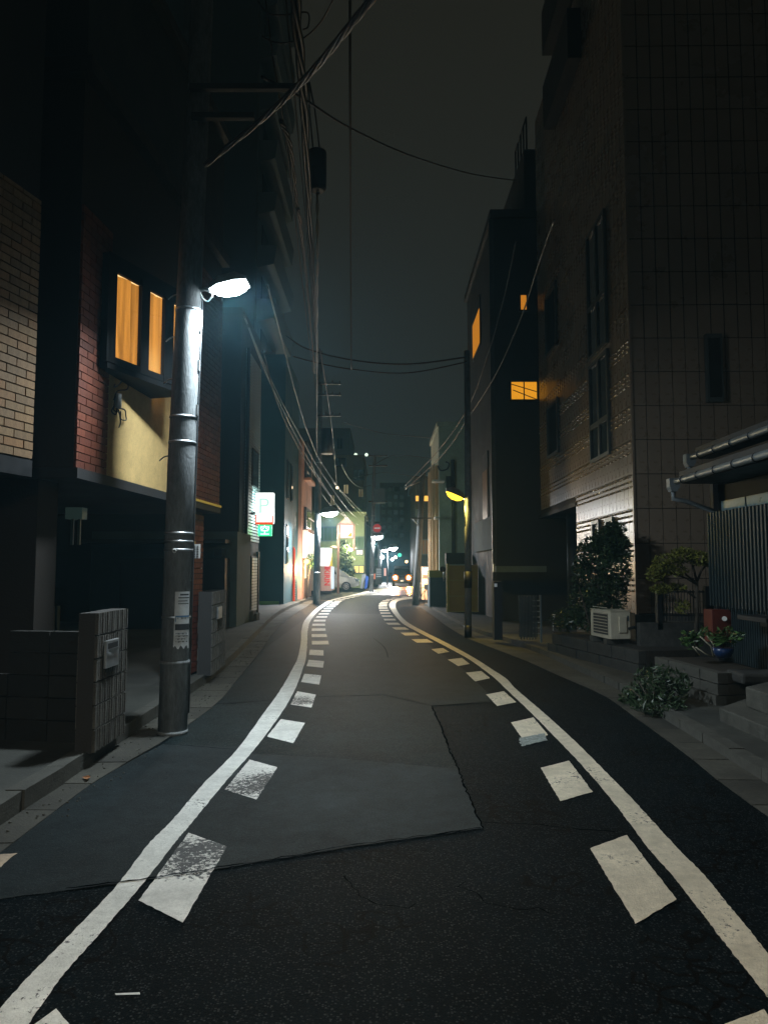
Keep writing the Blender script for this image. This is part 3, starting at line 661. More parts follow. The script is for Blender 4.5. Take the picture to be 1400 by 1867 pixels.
# shutter door and lit jamb below the parking sign
sh = MB().wbox(bw2, .5, 1.5, .12, zc - .45, .01, .05).build('shutter_frame', m_corr, cbld)
ms = MB().obox((-.46, 0, 0), (.92, 0, 0), (0, .02, 0), (0, 0, .075)).mesh('shutter_slat', m_white)
for k in range(18): inst('shutter_slat', ms, sh, bw2.pt(1.0, .3 + k * .092, .051), bw2.rot)
MB().wbox(bw2, .38, .46, .12, zc - .3, .01, .10).build('pipe', m_black, cbld)
MB().wbox(bw2, 2.72, 3.1, .2, 1.4, .01, .04).build('notice_panel', m_salmon, cbld)
for k, (x, y, s) in enumerate(((447, 1133, .22), (458, 1132, .16), (433, 1120, .2))):
    p = G(x, y, .125); tag(MB().box(p.x - s, p.x + s, p.y, p.y + .5, .125, .125 + s * 1.3).build('concrete_block', m_conc, bevel=.01), ['square concrete block on the kerb below the shuttered door', 'smaller concrete block against the shuttered door', 'concrete block under the bent white pipe'][k], 'block')
p = G(428, 1128, .125)
tag(MB().tube(smooth_poly([p, p + Vector((0, 0, .45)), p + Vector((-.12, 0, .62)), p + Vector((-.35, 0, .5))], 5), .03, 8).build('bent_pipe', m_white), 'bent white pipe standing by the grey annex', 'pipe')
# parking sign: white lit box, green vacancy box under it
ps = thing('parking_sign', at(482, 978, 22.6), 'white lit parking sign with a letter P and a green vacancy box', 'sign')
def quadbox(x0, x1, y0, y1, Y, d):
    A = at(x0, y0, Y); B = at(x1, y1, Y); return A.x, B.x, Y, Y + d, B.z, A.z
b_ = quadbox(466, 499, 898, 955, 22.6, .2)
m_psign = M('lit_acrylic', (.8, .85, .82), .4, emit=((0.92, 1.0, 0.96), 1.5))
MB().box(*b_).build('sign_box', m_psign, ps, .03)
for q in ((466, 467.5, 938, 956), (496.5, 498, 940, 956), (466, 498, 952, 956)):
    b2 = quadbox(*q, 22.57, .02); MB().box(*b2).build('red_band', emitter('red_band', (1, .10, .03), 1.0), ps)
b3 = quadbox(471, 495, 957, 977, 22.62, .16)
MB().box(*b3).build('vacancy_box', M('green_acrylic', (.1, .5, .2), .4, emit=((0.05, 1.0, .33), 1.5)), ps, .01)
MB().box(quadbox(499.5, 502, 896, 980, 22.7, .1)[0], quadbox(499.5, 502, 896, 980, 22.7, .1)[1], 22.7, 22.76, b3[4], b_[5]).build('bracket', m_dsteel, ps) if False else MB().box(bx, b_[0] + .05, 22.68, 22.74, b_[4] + .3, b_[4] + .36).build('bracket', m_dsteel, ps)
def text(body, name, mat, parent, origin, w, rot, ext=.004, mirror=False, boxw=None, height=None, bold=0.0):
    cu = bpy.data.curves.new(name, 'FONT'); cu.body = body; cu.align_x = 'CENTER'; cu.align_y = 'CENTER'; cu.extrude = ext; cu.size = 1; cu.offset = bold
    t = bpy.data.objects.new(name, cu); COL.objects.link(t)
    dg = bpy.context.evaluated_depsgraph_get(); me = bpy.data.meshes.new_from_object(t.evaluated_get(dg)); bpy.data.objects.remove(t)
    xs = [v.co.x for v in me.vertices]; ys = [v.co.y for v in me.vertices]
    sx_ = (w / (max(xs) - min(xs))) if w else height / (max(ys) - min(ys)); sy_ = (height / (max(ys) - min(ys))) if height else sx_
    cx = (max(xs) + min(xs)) / 2; cy = (max(ys) + min(ys)) / 2
    for v in me.vertices: v.co.x = (v.co.x - cx) * sx_; v.co.y = (v.co.y - cy) * sy_
    me.materials.clear(); me.materials.append(mat)
    o = bpy.data.objects.new(name, me); COL.objects.link(o); o.parent = parent; o.location = Vector(origin) - WORLD[parent]; o.rotation_euler = rot; WORLD[o] = Vector(origin); return o
c_ = at(482, 922, 22.585)
text('P', 'letter_p', emitter('pale_green_print', (.62, .95, .82), 1.05), ps, c_, at(492, 922, 22.58).x - at(474, 922, 22.58).x, (pi / 2, 0, 0), height=at(482, 908, 22.58).z - at(482, 935, 22.58).z)
c_ = at(483, 966, 22.61)
text('空', 'vacancy_letter', emitter('white_print', (.85, 1, .9), 2.2), ps, c_, at(491, 966, 22.6).x - at(475, 966, 22.6).x, (pi / 2, 0, 0), height=.28)
lamp('parking_back_face', 'AREA', at(482, 925, 22.86), (.6, 1, .95), 55, .5, .95, (pi / 2, 0, 0), parent=ps)
lamp('parking_side_face', 'AREA', at(467, 925, 22.7) - Vector((.03, 0, 0)), (.9, 1, .95), 6, .18, .9, (0, -pi / 2, 0), parent=ps)
lamp('vacancy_side_face', 'AREA', at(471, 967, 22.7) - Vector((.03, 0, 0)), (.05, 1, .35), 6, .15, .3, (0, -pi / 2, 0), parent=ps)
# --- teal building, its side towards us
tb = thing('teal_building', (-7, 33, .12), 'dark teal building with a plain windowless side wall and pale green base', 'building')
xC = at(518, 1000, 31).x; zC = at(517, 646, 31).z
MB().box(-13, xC, 31, 36, .1, zC).build('wall', m_teal, tb)
MB().box(at(474, 1100, 31).x, at(509, 1100, 31).x, 30.92, 30.99, .12, at(480, 1096, 31).z).build('base_panel', M('pale_green_panel', (0.24, 0.36, 0.12), .7, noise=[(3, .2)]), tb)
tw = Wall((xC, 36), (xC, 31))
for k, (u, z) in enumerate(((3.9, 4.6), (2.6, 4.6), (3.9, 1.8))):
    f = MB().wbox(tw, u, u + .5, z, z + 1.7, .002, .05).build('window', m_dsteel, tb); MB().wbox(tw, u + .06, u + .44, z + .06, z + 1.64, .051, .055).build('pane', m_glassd, f)
# --- tall dark apartment tower with stacked balconies
tt = thing('apartment_tower', (-9.5, 43, .12), 'tall dark apartment tower with stacked balconies behind the teal building', 'building')
MB().box(-16, -6.9, 39, 50, .1, 46).build('wall', m_navy, tt)
MB().box(at(340, 0, 39).x, -6.9, 38.6, 38.98, .1, 46).build('side_wall', m_dark, tt)
mb = MB().prism([(-6.9, 0, 0), (-6.0, 0, 0.2), (-5.85, 0, 1.25), (-6.9, 0, 1.25)], (0, 7.5, 0)).mesh('balcony', M('balcony_panel', (.07, .09, .10), .7, noise=[(1, .2)]))
for k in range(12): inst('balcony', mb, tt, (0, 39.2, 3.0 + k * 3.0))
f = None
for k in range(10):
    w_ = MB().box(-6.9, -6.86, 40.5, 42.5, 4.4 + k * 3, 6 + k * 3).build('window', m_glassd, tt)
# ------------------------------------------------------------------ poles and street lamps
def pole_axis(pts): return smooth_poly([at(*p) for p in pts], 4)
base = G(315, 1338, 0.0); Y0 = base.y
np_ = thing('utility_pole', base, 'pale concrete pole in the left foreground with bands, step bolts and a torn notice', 'pole')
ax = [base, at(331, 849, Y0), at(345, 540, Y0 + .02), at(357, 290, Y0 + .04), at(371, -40, Y0 + .08), at(388, -420, Y0 + .1)]
def pole_r(y): return 26.5 * Y0 / F * (1 - .17 * min(1.6, (1340 - y) / 820))
MB().tube(ax, [.139, .134, .124, .117, .110, .100], 32).build('shaft', m_pole, np_)
def on_axis(y):
    z = at(330, y, Y0).z
    for a, b in zip(ax, ax[1:]):
        if a.z <= z <= b.z: return a.lerp(b, (z - a.z) / (b.z - a.z))
    return ax[-1]
def rad_at(y):
    zs_ = [p.z for p in ax]; rs = [.139, .134, .124, .117, .110, .100]; z = at(330, y, Y0).z
    for i in range(5):
        if zs_[i] <= z <= zs_[i + 1]: return rs[i] + (rs[i + 1] - rs[i]) * (z - zs_[i]) / (zs_[i + 1] - zs_[i])
    return .1
for y in (566, 762, 808, 973, 988, 1003, 1125, 1207, 1334):
    c = on_axis(y); r = rad_at(y)
    big = y in (1207, 1334)
    MB().cyl(c - ZUP * (.012 if not big else .02), c + ZUP * (.012 if not big else .02), r + .006, seg=28).build('band', m_steel if not big else m_pole, np_)
for y, s in ((543, -1), (620, -1), (697, -1), (837, -1)):
    c = on_axis(y); r = rad_at(y) + .02
    MB().tube(smooth_poly([c + Vector((s * r * .6, -.05, .03)), c + Vector((s * (r + .005), -.03, .02)), c + Vector((s * (r + .035), -.04, -.005)), c + Vector((s * (r + .055), -.04, -.025))], 4), .0065, 6).build('step_bolt', m_steel, np_)
for y, s in ((590, 1), (660, 1), (742, 1)):
    c = on_axis(y); r = rad_at(y)
    MB().box(c.x + r - .004, c.x + r + .012, c.y - .03, c.y + .03, c.z - .09, c.z + .02).build('clip', m_steel, np_)
c = on_axis(1005); MB().torus(c + Vector((0, -rad_at(1005) - .01, 0)), (0, 1, 0), .016, .006, 14, 6).build('eye_bolt', m_white, np_)
# conduit up the right side
MB().tube([on_axis(y) + Vector((rad_at(y) + .008, .02, 0)) for y in (1300, 1100, 900, 760, 640, 545)], .009, 6).build('conduit', m_gwire, np_)
for zz, L0, L1 in ((at(545, 170, Y0).z, -.05, 1.17), (at(515, 222, Y0).z, -.02, .62)):
    cx = on_axis(170 if L1 > 1 else 222)
    MB().box(cx.x + L0, cx.x + L1, Y0 - .12, Y0 - .06, zz - .03, zz + .03).build('cross_arm', m_dsteel, np_)
# notice wrapped round the pole: curved sheet
def wrap(root, name, y0, y1, a0, a1, mat, off, wob=0.0, rows=8):
    mb = MB(); n = 14; i0 = 0
    for r in range(rows + 1):
        y = y0 + (y1 - y0) * r / rows; c = on_axis(y); rr = rad_at(y) + off
        for k in range(n + 1):
            th = a0 + (a1 - a0) * k / n; q = rr + wob * (abs(sin(r * 1.7 + k * .9)) * (r / rows) ** 2)
            mb.v.append(c + Vector((cos(th) * q, sin(th) * q, wob * 1.5 * sin(k * 1.3) * (r == rows))))
    for r in range(rows):
        for k in range(n):
            q = r * (n + 1) + k; mb.f.append((q, q + n + 1, q + n + 2, q + 1)); mb.sm.append(True)
    return mb.build(name, mat, root)
pn = thing('paper_notice', on_axis(1130), 'torn white paper notice wrapped round the near concrete pole', 'notice')
A0, A1 = radians(-82), radians(-18)
wrap(pn, 'sheet', 1078, 1178, A0, A1, m_paper, .004, .012)
for (y0, y1, f0, f1, mt) in ((1082, 1085, .3, .9, m_ink), (1088, 1090, .2, .95, m_ink), (1094, 1095.5, .2, .8, m_ink), (1099, 1100.5, .2, .9, m_ink), (1121, 1124, .05, .98, m_blueink), (1124.2, 1132, .05, .10, m_blueink), (1136, 1147, .05, .98, m_ink), (1152, 1153.5, .1, .8, m_ink), (1157, 1158, .1, .9, m_ink), (1162, 1163, .1, .7, m_ink), (1167, 1168, .1, .85, m_ink)):
    wrap(pn, 'print_line', y0, y1, A0 + (A1 - A0) * f0, A0 + (A1 - A0) * f1, mt, .0105 if y0 > 1130 else .0075, .004 if y0 > 1150 else 0, 3)
# plate behind the pole on its far side
A = at(351, 992, Y0 + .3); B = at(365, 1018, Y0 + .3)
pl = thing('name_plate', (A.x, A.y, B.z), 'white plate with dark characters projecting from the near pole', 'sign')
MB().box(A.x - .02, B.x, A.y, A.y + .012, B.z, A.z).build('plate', m_white, pl)
MB().box(A.x - .05, A.x + .028, A.y + .012, A.y + .02, B.z - .02, A.z + .03).build('backing', M('orange_board', (.5, .3, .08), .6), pl)
for cx_ in (.30, .68):
    for k in range(5):
        xx = A.x + (B.x - A.x) * cx_; zz = A.z - .018 - k * (A.z - B.z - .02) / 5
        MB().box(xx - .010, xx + .010, A.y - .003, A.y - .0005, zz - .014, zz - .009).build('stroke', m_ink, pl)
        MB().box(xx - .003, xx + .003, A.y - .0045, A.y - .0032, zz - .018, zz).build('stroke', m_ink, pl)
tag(MB().box(at(369, 1036, 11).x, at(375, 1036, 11).x, 10.75, 10.8, at(370, 1041, 10.8).z, at(370, 1034, 10.8).z).build('bell_box', m_white), 'small white bell box on the brick column beyond the near pole', 'door bell')

m_lens_w = emitter('lamp_lens_white', (.82, .94, 1.0), 34)
m_lens_f = emitter('lamp_lens_far', (.92, .97, 1.0), 60)  # far heads are oversized; the lamps' bloom is put into their size
m_lens_y = emitter('lamp_lens_yellow', (1.0, .60, .035), 3.2)
def street_lamp(label, root_pt, head, L, wdt, thick, lens, col, power, cable=True, group=None, tilt=.12, spread=None, side=1):
    t = thing('street_lamp', root_pt, label, 'street lamp', group); root_pt = Vector(root_pt); head = Vector(head); s = side
    MB().tube([root_pt, root_pt.lerp(head, .5) + ZUP * .02, head], .02, 8).build('arm', m_steel, t)
    hs = MB()
    def ring(f, w, h):
        x = head.x + s * (f * L); z = head.z + f * L * tilt
        return [Vector((x, head.y - w, z)), Vector((x, head.y - w * .7, z + h)), Vector((x, head.y + w * .7, z + h)), Vector((x, head.y + w, z))]
    rings = [ring(0, wdt * .45, thick * .6), ring(.25, wdt * .9, thick), ring(.7, wdt, thick), ring(1.0, wdt * .75, thick * .45)]
    for a, b in zip(rings, rings[1:]):
        for k in range(3): hs.face([a[k], b[k], b[k + 1], a[k + 1]], True)
    hs.face(rings[0]); hs.face(rings[-1][::-1])
    hs.build('housing', m_steel, t)
    lz = MB(); n = 7; pr = []
    fs = [.06, .18, .4, .7, .9, 1.0]; ws = [.3, .75, .92, .92, .7, .35]; dp = [0.0, .5, .9, 1.0, .7, 0.0]
    for f, w, d in zip(fs, ws, dp):
        x = head.x + s * f * L; z = head.z + f * L * tilt
        pr.append([Vector((x, head.y + wdt * w * cos(pi * k / n), z - .002 - thick * .75 * d * sin(pi * k / n) - (.004 if 0 < k < n else 0))) for k in range(n + 1)])
    for a, b in zip(pr, pr[1:]):
        for k in range(n): lz.face([a[k], a[k + 1], b[k + 1], b[k]], True)
    lz.build('lens', lens, t)
    if cable: MB().tube(smooth_poly([root_pt + ZUP * -.01, root_pt + Vector((.03 * s, 0, -.08)), root_pt + Vector((.08 * s, 0, -.11)), head + Vector((.02 * s, 0, -.05)), head], 5), .008, 6).build('cable', m_white, t)
    c = head + Vector((s * .55 * L, 0, .55 * L * tilt - thick * .8 - .03))
    if side < 0: lamp('lamp_bulb', 'POINT', c - ZUP * .05, col, 55, .06, parent=t)
    lamp('lamp_light', 'AREA', c, col, power, .42, .26, (0, -side * radians(18 if tilt > .2 else 5), 0), t, spread=spread)
    return t
r0 = on_axis(530) + Vector((.115, -.02, 0))
street_lamp('white street lamp on the near concrete pole', r0, at(384, 531, Y0 - .02), .38, .165, .10, m_lens_w, (.80, .93, 1.0), 205, tilt=.22)

# pole with a lamp at the left kerb, thirty metres on
def far_pole(name, label, px, yb, ytop, topdx, r, mat, cat='pole', group=None, parts=True):
    b = G(px, yb, 0); t = thing(name, b, label, cat, group)
    top = at(px + topdx, ytop, b.y)
    MB().tube([b, b.lerp(top, .5), top], [r, r * .85, r * .7], 14).build('shaft', mat, t)
    for f in (.12, .35, .55):
        c = b.lerp(top, f); MB().cyl(c, c + ZUP * .05, r * 1.02, seg=14).build('band', m_steel, t)
    return t, b, top
p2, b2, t2 = far_pole('utility_pole', 'dark concrete pole at the left kerb carrying a lamp and a transformer', 577, 1102, 640, 7, .16, m_pole)
c = at(596, 806, b2.y); MB().cyl(c - ZUP * .55, c + ZUP * .6, .27, seg=16).build('transformer', m_dsteel, p2)
for y in (702, 722, 760): 
    A = at(578, y, b2.y); B = at(622, y + 3, b2.y); MB().box(A.x, B.x, b2.y - .3, b2.y - .22, A.z - .04, A.z + .04).build('cross_arm', m_dsteel, p2)
    for k in range(3): q = A.lerp(B, .35 + k * .3); MB().cyl(q + Vector((0, -.26, .04)), q + Vector((0, -.26, .2)), .05, .03, 8).build('insulator', m_greywall, p2)
street_lamp('white street lamp on the dark pole left of the vending machine', at(580, 936, b2.y - .2), at(584, 937, b2.y - .3), .8, .22, .26, m_lens_f, (.9, .95, 1.0), 1000, False)
p3, b3, t3 = far_pole('utility_pole', 'grey pole beside the round red no entry sign', 677, 1079, 830, 6, .16, m_pole)
for y in (832, 850, 915): 
    A = at(672, y, b3.y); B = at(706, y + 1, b3.y); MB().box(A.x, B.x, b3.y - .3, b3.y - .2, A.z - .05, A.z + .05).build('cross_arm', m_dsteel, p3)
c = at(690, 905, b3.y); MB().box(c.x - .35, c.x + .45, b3.y - .6, b3.y - .1, c.z - .5, c.z + .5).build('cabinet', m_greywall, p3)
street_lamp('white street lamp under the round red no entry sign', at(675, 976, b3.y - .2), at(676, 979, b3.y - .3), .85, .25, .34, m_lens_f, (.95, .97, 1.0), 420, False)
for k, (px, py, Y) in enumerate(((712, 1000, 74), (699, 1003, 92))):
    b = at(706 if k == 0 else 694, 1037, Y); b.z = 0
    t, bb, tt_ = thing('lamp_post', b, ['lamp post nearest the oncoming car on its left', 'farthest lamp post down the street'][k], 'pole'), b, None
    MB().tube([b, (b.x, b.y, at(px, py, Y).z)], .09, 10).build('shaft', m_pole, t)
    street_lamp(['white lamp glowing just left of the oncoming car', 'farthest white lamp glowing down the street'][k], (b.x, b.y, at(px, py, Y).z), at(px - 4, py, Y), .9, .3, .42, m_lens_f, (.95, .97, 1), 800, False)
# right-hand utility pole with the yellow lamp
b = G(853, 1163, 0)
p4 = thing('utility_pole', b, 'dark utility pole on the right with a yellow lamp and a black painted foot', 'pole')
MB().tube([b, at(853, 900, b.y), at(851, 640, b.y)], [.083, .078, .07], 18).build('shaft', m_pole, p4)
MB().tube([b, at(853, 1140, b.y)], [.087, .087], 18).build('painted_foot', m_black, p4)
MB().tube([at(853, 1072, b.y), at(853, 1042, b.y)], [.092, .092], 18).build('black_sleeve', m_black, p4)
MB().tube([at(848, 960, b.y - .1), at(848, 912, b.y - .1)], .012, 8).build('lamp_bracket', m_steel, p4)
street_lamp('yellow street lamp on the dark utility pole on the right', at(848, 912, b.y - .1), at(846, 910, b.y - .12), .42, .19, .16, m_lens_y, (1.0, .72, .16), 45, False, tilt=.42, side=-1)
# lamp on the street behind the viewer, whose warm light reaches the near road
bl = thing('street_lamp', (-.6, -1.2, 4.2), 'warm street lamp over the road behind the viewer', 'street lamp')
MB().box(-.8, -.4, -1.32, -1.08, 4.22, 4.3).build('housing', m_steel, bl)
MB().tube([(-3.1, -1.2, 3.9), (-1.6, -1.2, 4.25), (-.8, -1.2, 4.26)], .03, 8).build('arm', m_steel, bl)
MB().tube([(-3.1, -1.2, 0), (-3.1, -1.2, 4.0)], .08, 10).build('post', m_steel, bl)
lamp('lamp_light', 'AREA', (-.6, -1.2, 4.19), (1.0, .90, .72), 78, .3, .15, (radians(30), 0, 0), bl, spread=radians(112))
# leaning pole on the right bend
b = G(757, 1103, 0); lp = thing('utility_pole', b, 'slim grey pole leaning to the right beside the parked bicycle', 'pole')
MB().tube([b, at(763, 1000, b.y), at(771, 862, b.y)], [.16, .14, .11], 16).build('shaft', m_pole, lp)
MB().tube([at(771, 876, b.y - .05), at(738, 889, b.y - .05)], .03, 6).build('wire_bracket', m_steel, lp)
for y in (945,):
    A = at(748, y, b.y - .1); B = at(790, y - 1, b.y - .1); MB().box(A.x, B.x, b.y - .2, b.y - .14, A.z - .03, A.z + .03).build('cross_arm', m_dsteel, lp)
    MB().tube([at(752, 946, b.y - .1), at(768, 965, b.y - .1)], .02, 6).build('brace', m_steel, lp)
for k, (px, y0, y1) in enumerate(((751, 1060, 950), (785, 1092, 880))):
    q = at(px, 1037, 74 if k == 0 else 38); q.z = 0
    t = thing('thin_pole', q, ['thin wire pole rising behind the leaning pole', 'thin dark pole right of the leaning pole'][k], 'pole')
    MB().tube([q, at(px, y1, q.y)], [.08, .06], 8).build('shaft', m_pole, t)

# ------------------------------------------------------------------ far left: shops, vending machine, cars
sb = thing('salmon_house', (-5.5, 38, .12), 'salmon rendered house with railed windows beyond the teal building', 'house')
xs_ = -4.02
sw2 = Wall((xs_, 41), (xs_, 36.02))
MB().wbox(sw2, 0, sw2.len, .1, at(550, 800, 36).z, -6, 0).build('wall', m_salmon, sb)
for (y0, y1) in ((806, 872), (925, 965)):
    z1, z0 = at(553, y0, 37.4).z, at(553, y1, 37.4).z
    f = MB().wbox(sw2, 1.4, 3.9, z0, z1, .002, .12).build('window', m_dsteel, sb); MB().wbox(sw2, 1.6, 3.7, z0 + .15, z1 - .15, .121, .125).build('pane', m_glassd, f)
    MB().wbox(sw2, 1.2, 4.1, z0 + .5, z0 + .56, .25, .3).build('railing', m_white, sb); MB().wbox(sw2, 1.2, 4.1, z0 - .15, z0 - .02, .002, .35).build('sill', m_salmon, sb)
MB().wbox(sw2, .6, 4.4, at(553, 1018, 37.5).z, at(553, 968, 37.5).z, .002, .25).build('fascia_sign', M('pale_fascia', (.6, .55, .52), .5, emit=((1, .8, .66), .42)), sb)
for k in range(2):
    MB().wbox(sw2, .9 + k * 1.7, 2.3 + k * 1.7, .15, at(553, 1024, 37.5).z, .002, .06).build('roller_shutter', M('brown_shutter', (.16, .1, .07), .5), sb)
rs = thing('red_banner', at(531, 1100, 34.2), 'tall narrow red lit banner sign in front of the teal building', 'sign')
A = at(527, 995, 34.2); B = at(537, 1103, 34.2)
MB().prism([Vector((A.x, 34.2, B.z + .1)), Vector((B.x, 34.2, B.z + .1)), Vector((B.x, 34.2, A.z - .15)), Vector(((A.x + B.x) / 2 + .05, 34.2, A.z)), Vector((A.x, 34.2, A.z - .2))], (0, .12, 0)).build('panel', M('red_banner_face', (.6, .06, .03), .5, emit=((1, .07, .02), .6)), rs)
MB().box(A.x - .1, A.x - .02, 34.1, 34.3, at(527, 1046, 34.2).z, at(527, 1024, 34.2).z).build('side_lamp', emitter('amber', (1, .6, .2), 2.2), rs)
for k in range(9): MB().box(B.x + .02, B.x + .07, 34.18, 34.2, at(0, 1060 + k * 4.3, 34.2).z - .03, at(0, 1060 + k * 4.3, 34.2).z + .03).build('character', m_white, rs)
wl_ = thing('amber_wall_lamp', at(557, 1050, 36.2), 'amber wall lamp at the corner of the salmon house', 'wall lamp')
MB().box(at(555.5, 1022, 36.2).x, at(558.5, 1022, 36.2).x, 36.2, 36.3, at(556, 1054, 36.2).z, at(556, 1026, 36.2).z).build('tube', emitter('amber_tube', (1, .72, .3), 3.0), wl_)
MB().ball(at(559, 1024, 36.2), .13).build('bulb', emitter('amber_bulb', (1, .75, .25), 3.5), wl_)
lamp('amber_light', 'POINT', at(564, 1038, 35.9), (1, .62, .28), 420, .15, parent=wl_)
# vending machine seen from its side, front turned to the street
q = G(595, 1082, 0); Yv = q.y
vm = thing('vending_machine', (at(595, 1082, Yv).x, Yv, 0.13), 'pale pink drink vending machine with tall red letters on its side', 'vending machine')
xa, xb = at(585, 1037, Yv).x, at(604, 1037, Yv).x; zt_ = at(595, 1032, Yv).z
MB().box(xa, xb, Yv, Yv + 1.05, .16, zt_).build('cabinet', M('pink_cabinet', (.70, .48, .42), .4, emit=((1, .60, .50), .12)), vm, .03)
MB().box(xb + .002, xb + .12, Yv + .05, Yv + 1.0, .3, zt_ - .05).build('lit_front', emitter('vending_front', (.75, .9, 1), 1.2), vm)
MB().box(xa + .1, xb - .02, Yv + .1, Yv + 1, .03, .158).build('foot', m_black, vm)
MB().box(at(592, 1032, Yv).x, at(602, 1032, Yv).x, Yv - .012, Yv - .002, at(0, 1038, Yv).z, at(0, 1032.6, Yv).z).build('red_header', M('red_print', (.6, .03, .03), .4, emit=((1, .05, .04), .35)), vm)
m_redp = M('red_letter', (.6, .03, .03), .4, emit=((1, .06, .05), .35))
c = at(596.5, 1052, Yv - .01)
text('KIRIN', 'brand_lettering', m_redp, vm, c, at(0, 1036, Yv).z - at(0, 1067, Yv).z, (pi / 2, pi / 2, 0), height=at(601, 0, Yv).x - at(591.5, 0, Yv).x, bold=.03)
lamp('vending_glow', 'AREA', (xb + .2, Yv + .5, 1.2), (.85, .95, 1), 22, .8, 1.3, (0, pi / 2, 0), vm)
# bright shop board above it
Ys = Yv + 2.2
bd = thing('shop_board', at(590, 1034, Ys), 'bright white shop signboard with small print and a yellow edge above the vending machine', 'sign')
b_ = quadbox(574, 604, 999, 1032, Ys, .25); MB().box(*b_).build('board', M('lit_board', (.85, .88, .88), .5, emit=((.93, 1, 1), .55)), bd)
for k, (x0, x1, y) in enumerate(((582, 585, 1010), (588, 602, 1014), (588, 602, 1017.5), (586, 601, 1021), (580, 592, 1024))):
    c_ = quadbox(x0, x1, y, y + 1.3, Ys - .02, .015); MB().box(*c_).build('print_line', M('grey_print', (.3, .36, .36), .6), bd)
c_ = quadbox(600, 606, 1008, 1034, Ys - .03, .02); MB().face([Vector((c_[1], Ys - .02, c_[5])), Vector((c_[1], Ys - .02, c_[4])), Vector((c_[0], Ys - .02, c_[4]))]).build('yellow_edge', emitter('yellow_edge', (1, .75, .08), .9), bd)
MB().box(*quadbox(572, 600, 1032, 1037, Ys + .02, .1)).build('yellow_trim', emitter('yellow_trim', (1, .72, .15), .6), bd)
MB().ball(at(563, 1004, Ys - 1), .16).build('spot_lamp', emitter('board_spot', (.9, .97, 1), 6), bd); MB().ball(at(569, 1004, Ys - 1), .16).build('spot_lamp', emitter('board_spot', (.9, .97, 1), 6), bd)
lamp('board_light', 'POINT', at(590, 1012, Ys - .9), (.95, 1, 1), 110, .3, parent=bd)
lw = thing('shop_building', (-5.5, Ys + .7, .12), 'low warm lit shop wall behind the vending machine', 'building')
MB().box(at(560, 1037, Ys + .5).x, at(607, 1037, Ys + .5).x, Ys + .5, Ys + 3, .1, at(0, 1033, Ys).z).build('wall', M('tan_wall', (.42, .3, .2), .7, noise=[(1, .2)]), lw)
# gable frame with lit hanging sign on brown posts
gf = thing('sign_gate', at(616, 1085, 45.5), 'brown gabled post gate holding a lit white shop sign', 'sign')
Yg = G(616, 1085, 0).y
for px, yb, yt in ((616.5, 1084, 955), (645, 1004, 955)):
    A = at(px - 1.6, yt, Yg); B = at(px + 1.8, yb, Yg); MB().box(A.x, B.x, Yg, Yg + .16, max(0.1, B.z), A.z).build('post', M('brown_post', (.22, .13, .09), .6), gf)
MB().prism([at(615, 957, Yg), at(647, 957, Yg), at(632, 942, Yg)], (0, .16, 0)).build('gable', M('brown_gable', (.2, .12, .08), .6), gf)
b_ = quadbox(620, 644, 956, 981, Yg - .14, .12); MB().box(*b_).build('sign_rim', emitter('pink_rim', (1, .62, .5), 1.6), gf, .02)
b_ = quadbox(622, 642, 958, 979, Yg - .17, .028); MB().box(*b_).build('sign_face', emitter('sign_face', (1, .98, .95), 1.3), gf)
MB().face([at(633, 978, Yg - .175), at(641, 978, Yg - .175), at(641, 970, Yg - .175)]).build('yellow_corner', emitter('yellow_corner', (1, .72, .05), 1.1), gf)
lamp('sign_light', 'POINT', at(632, 968, Yg - .8), (1, .88, .74), 620, .3, parent=gf)
mb = MB(); c = at(608, 998, Yg); mb.ball(c, (.22, .22, .1)); mb.build('dish_lamp', M('dish', (.5, .45, .3), .5, emit=((1, .8, .4), .3)), gf)

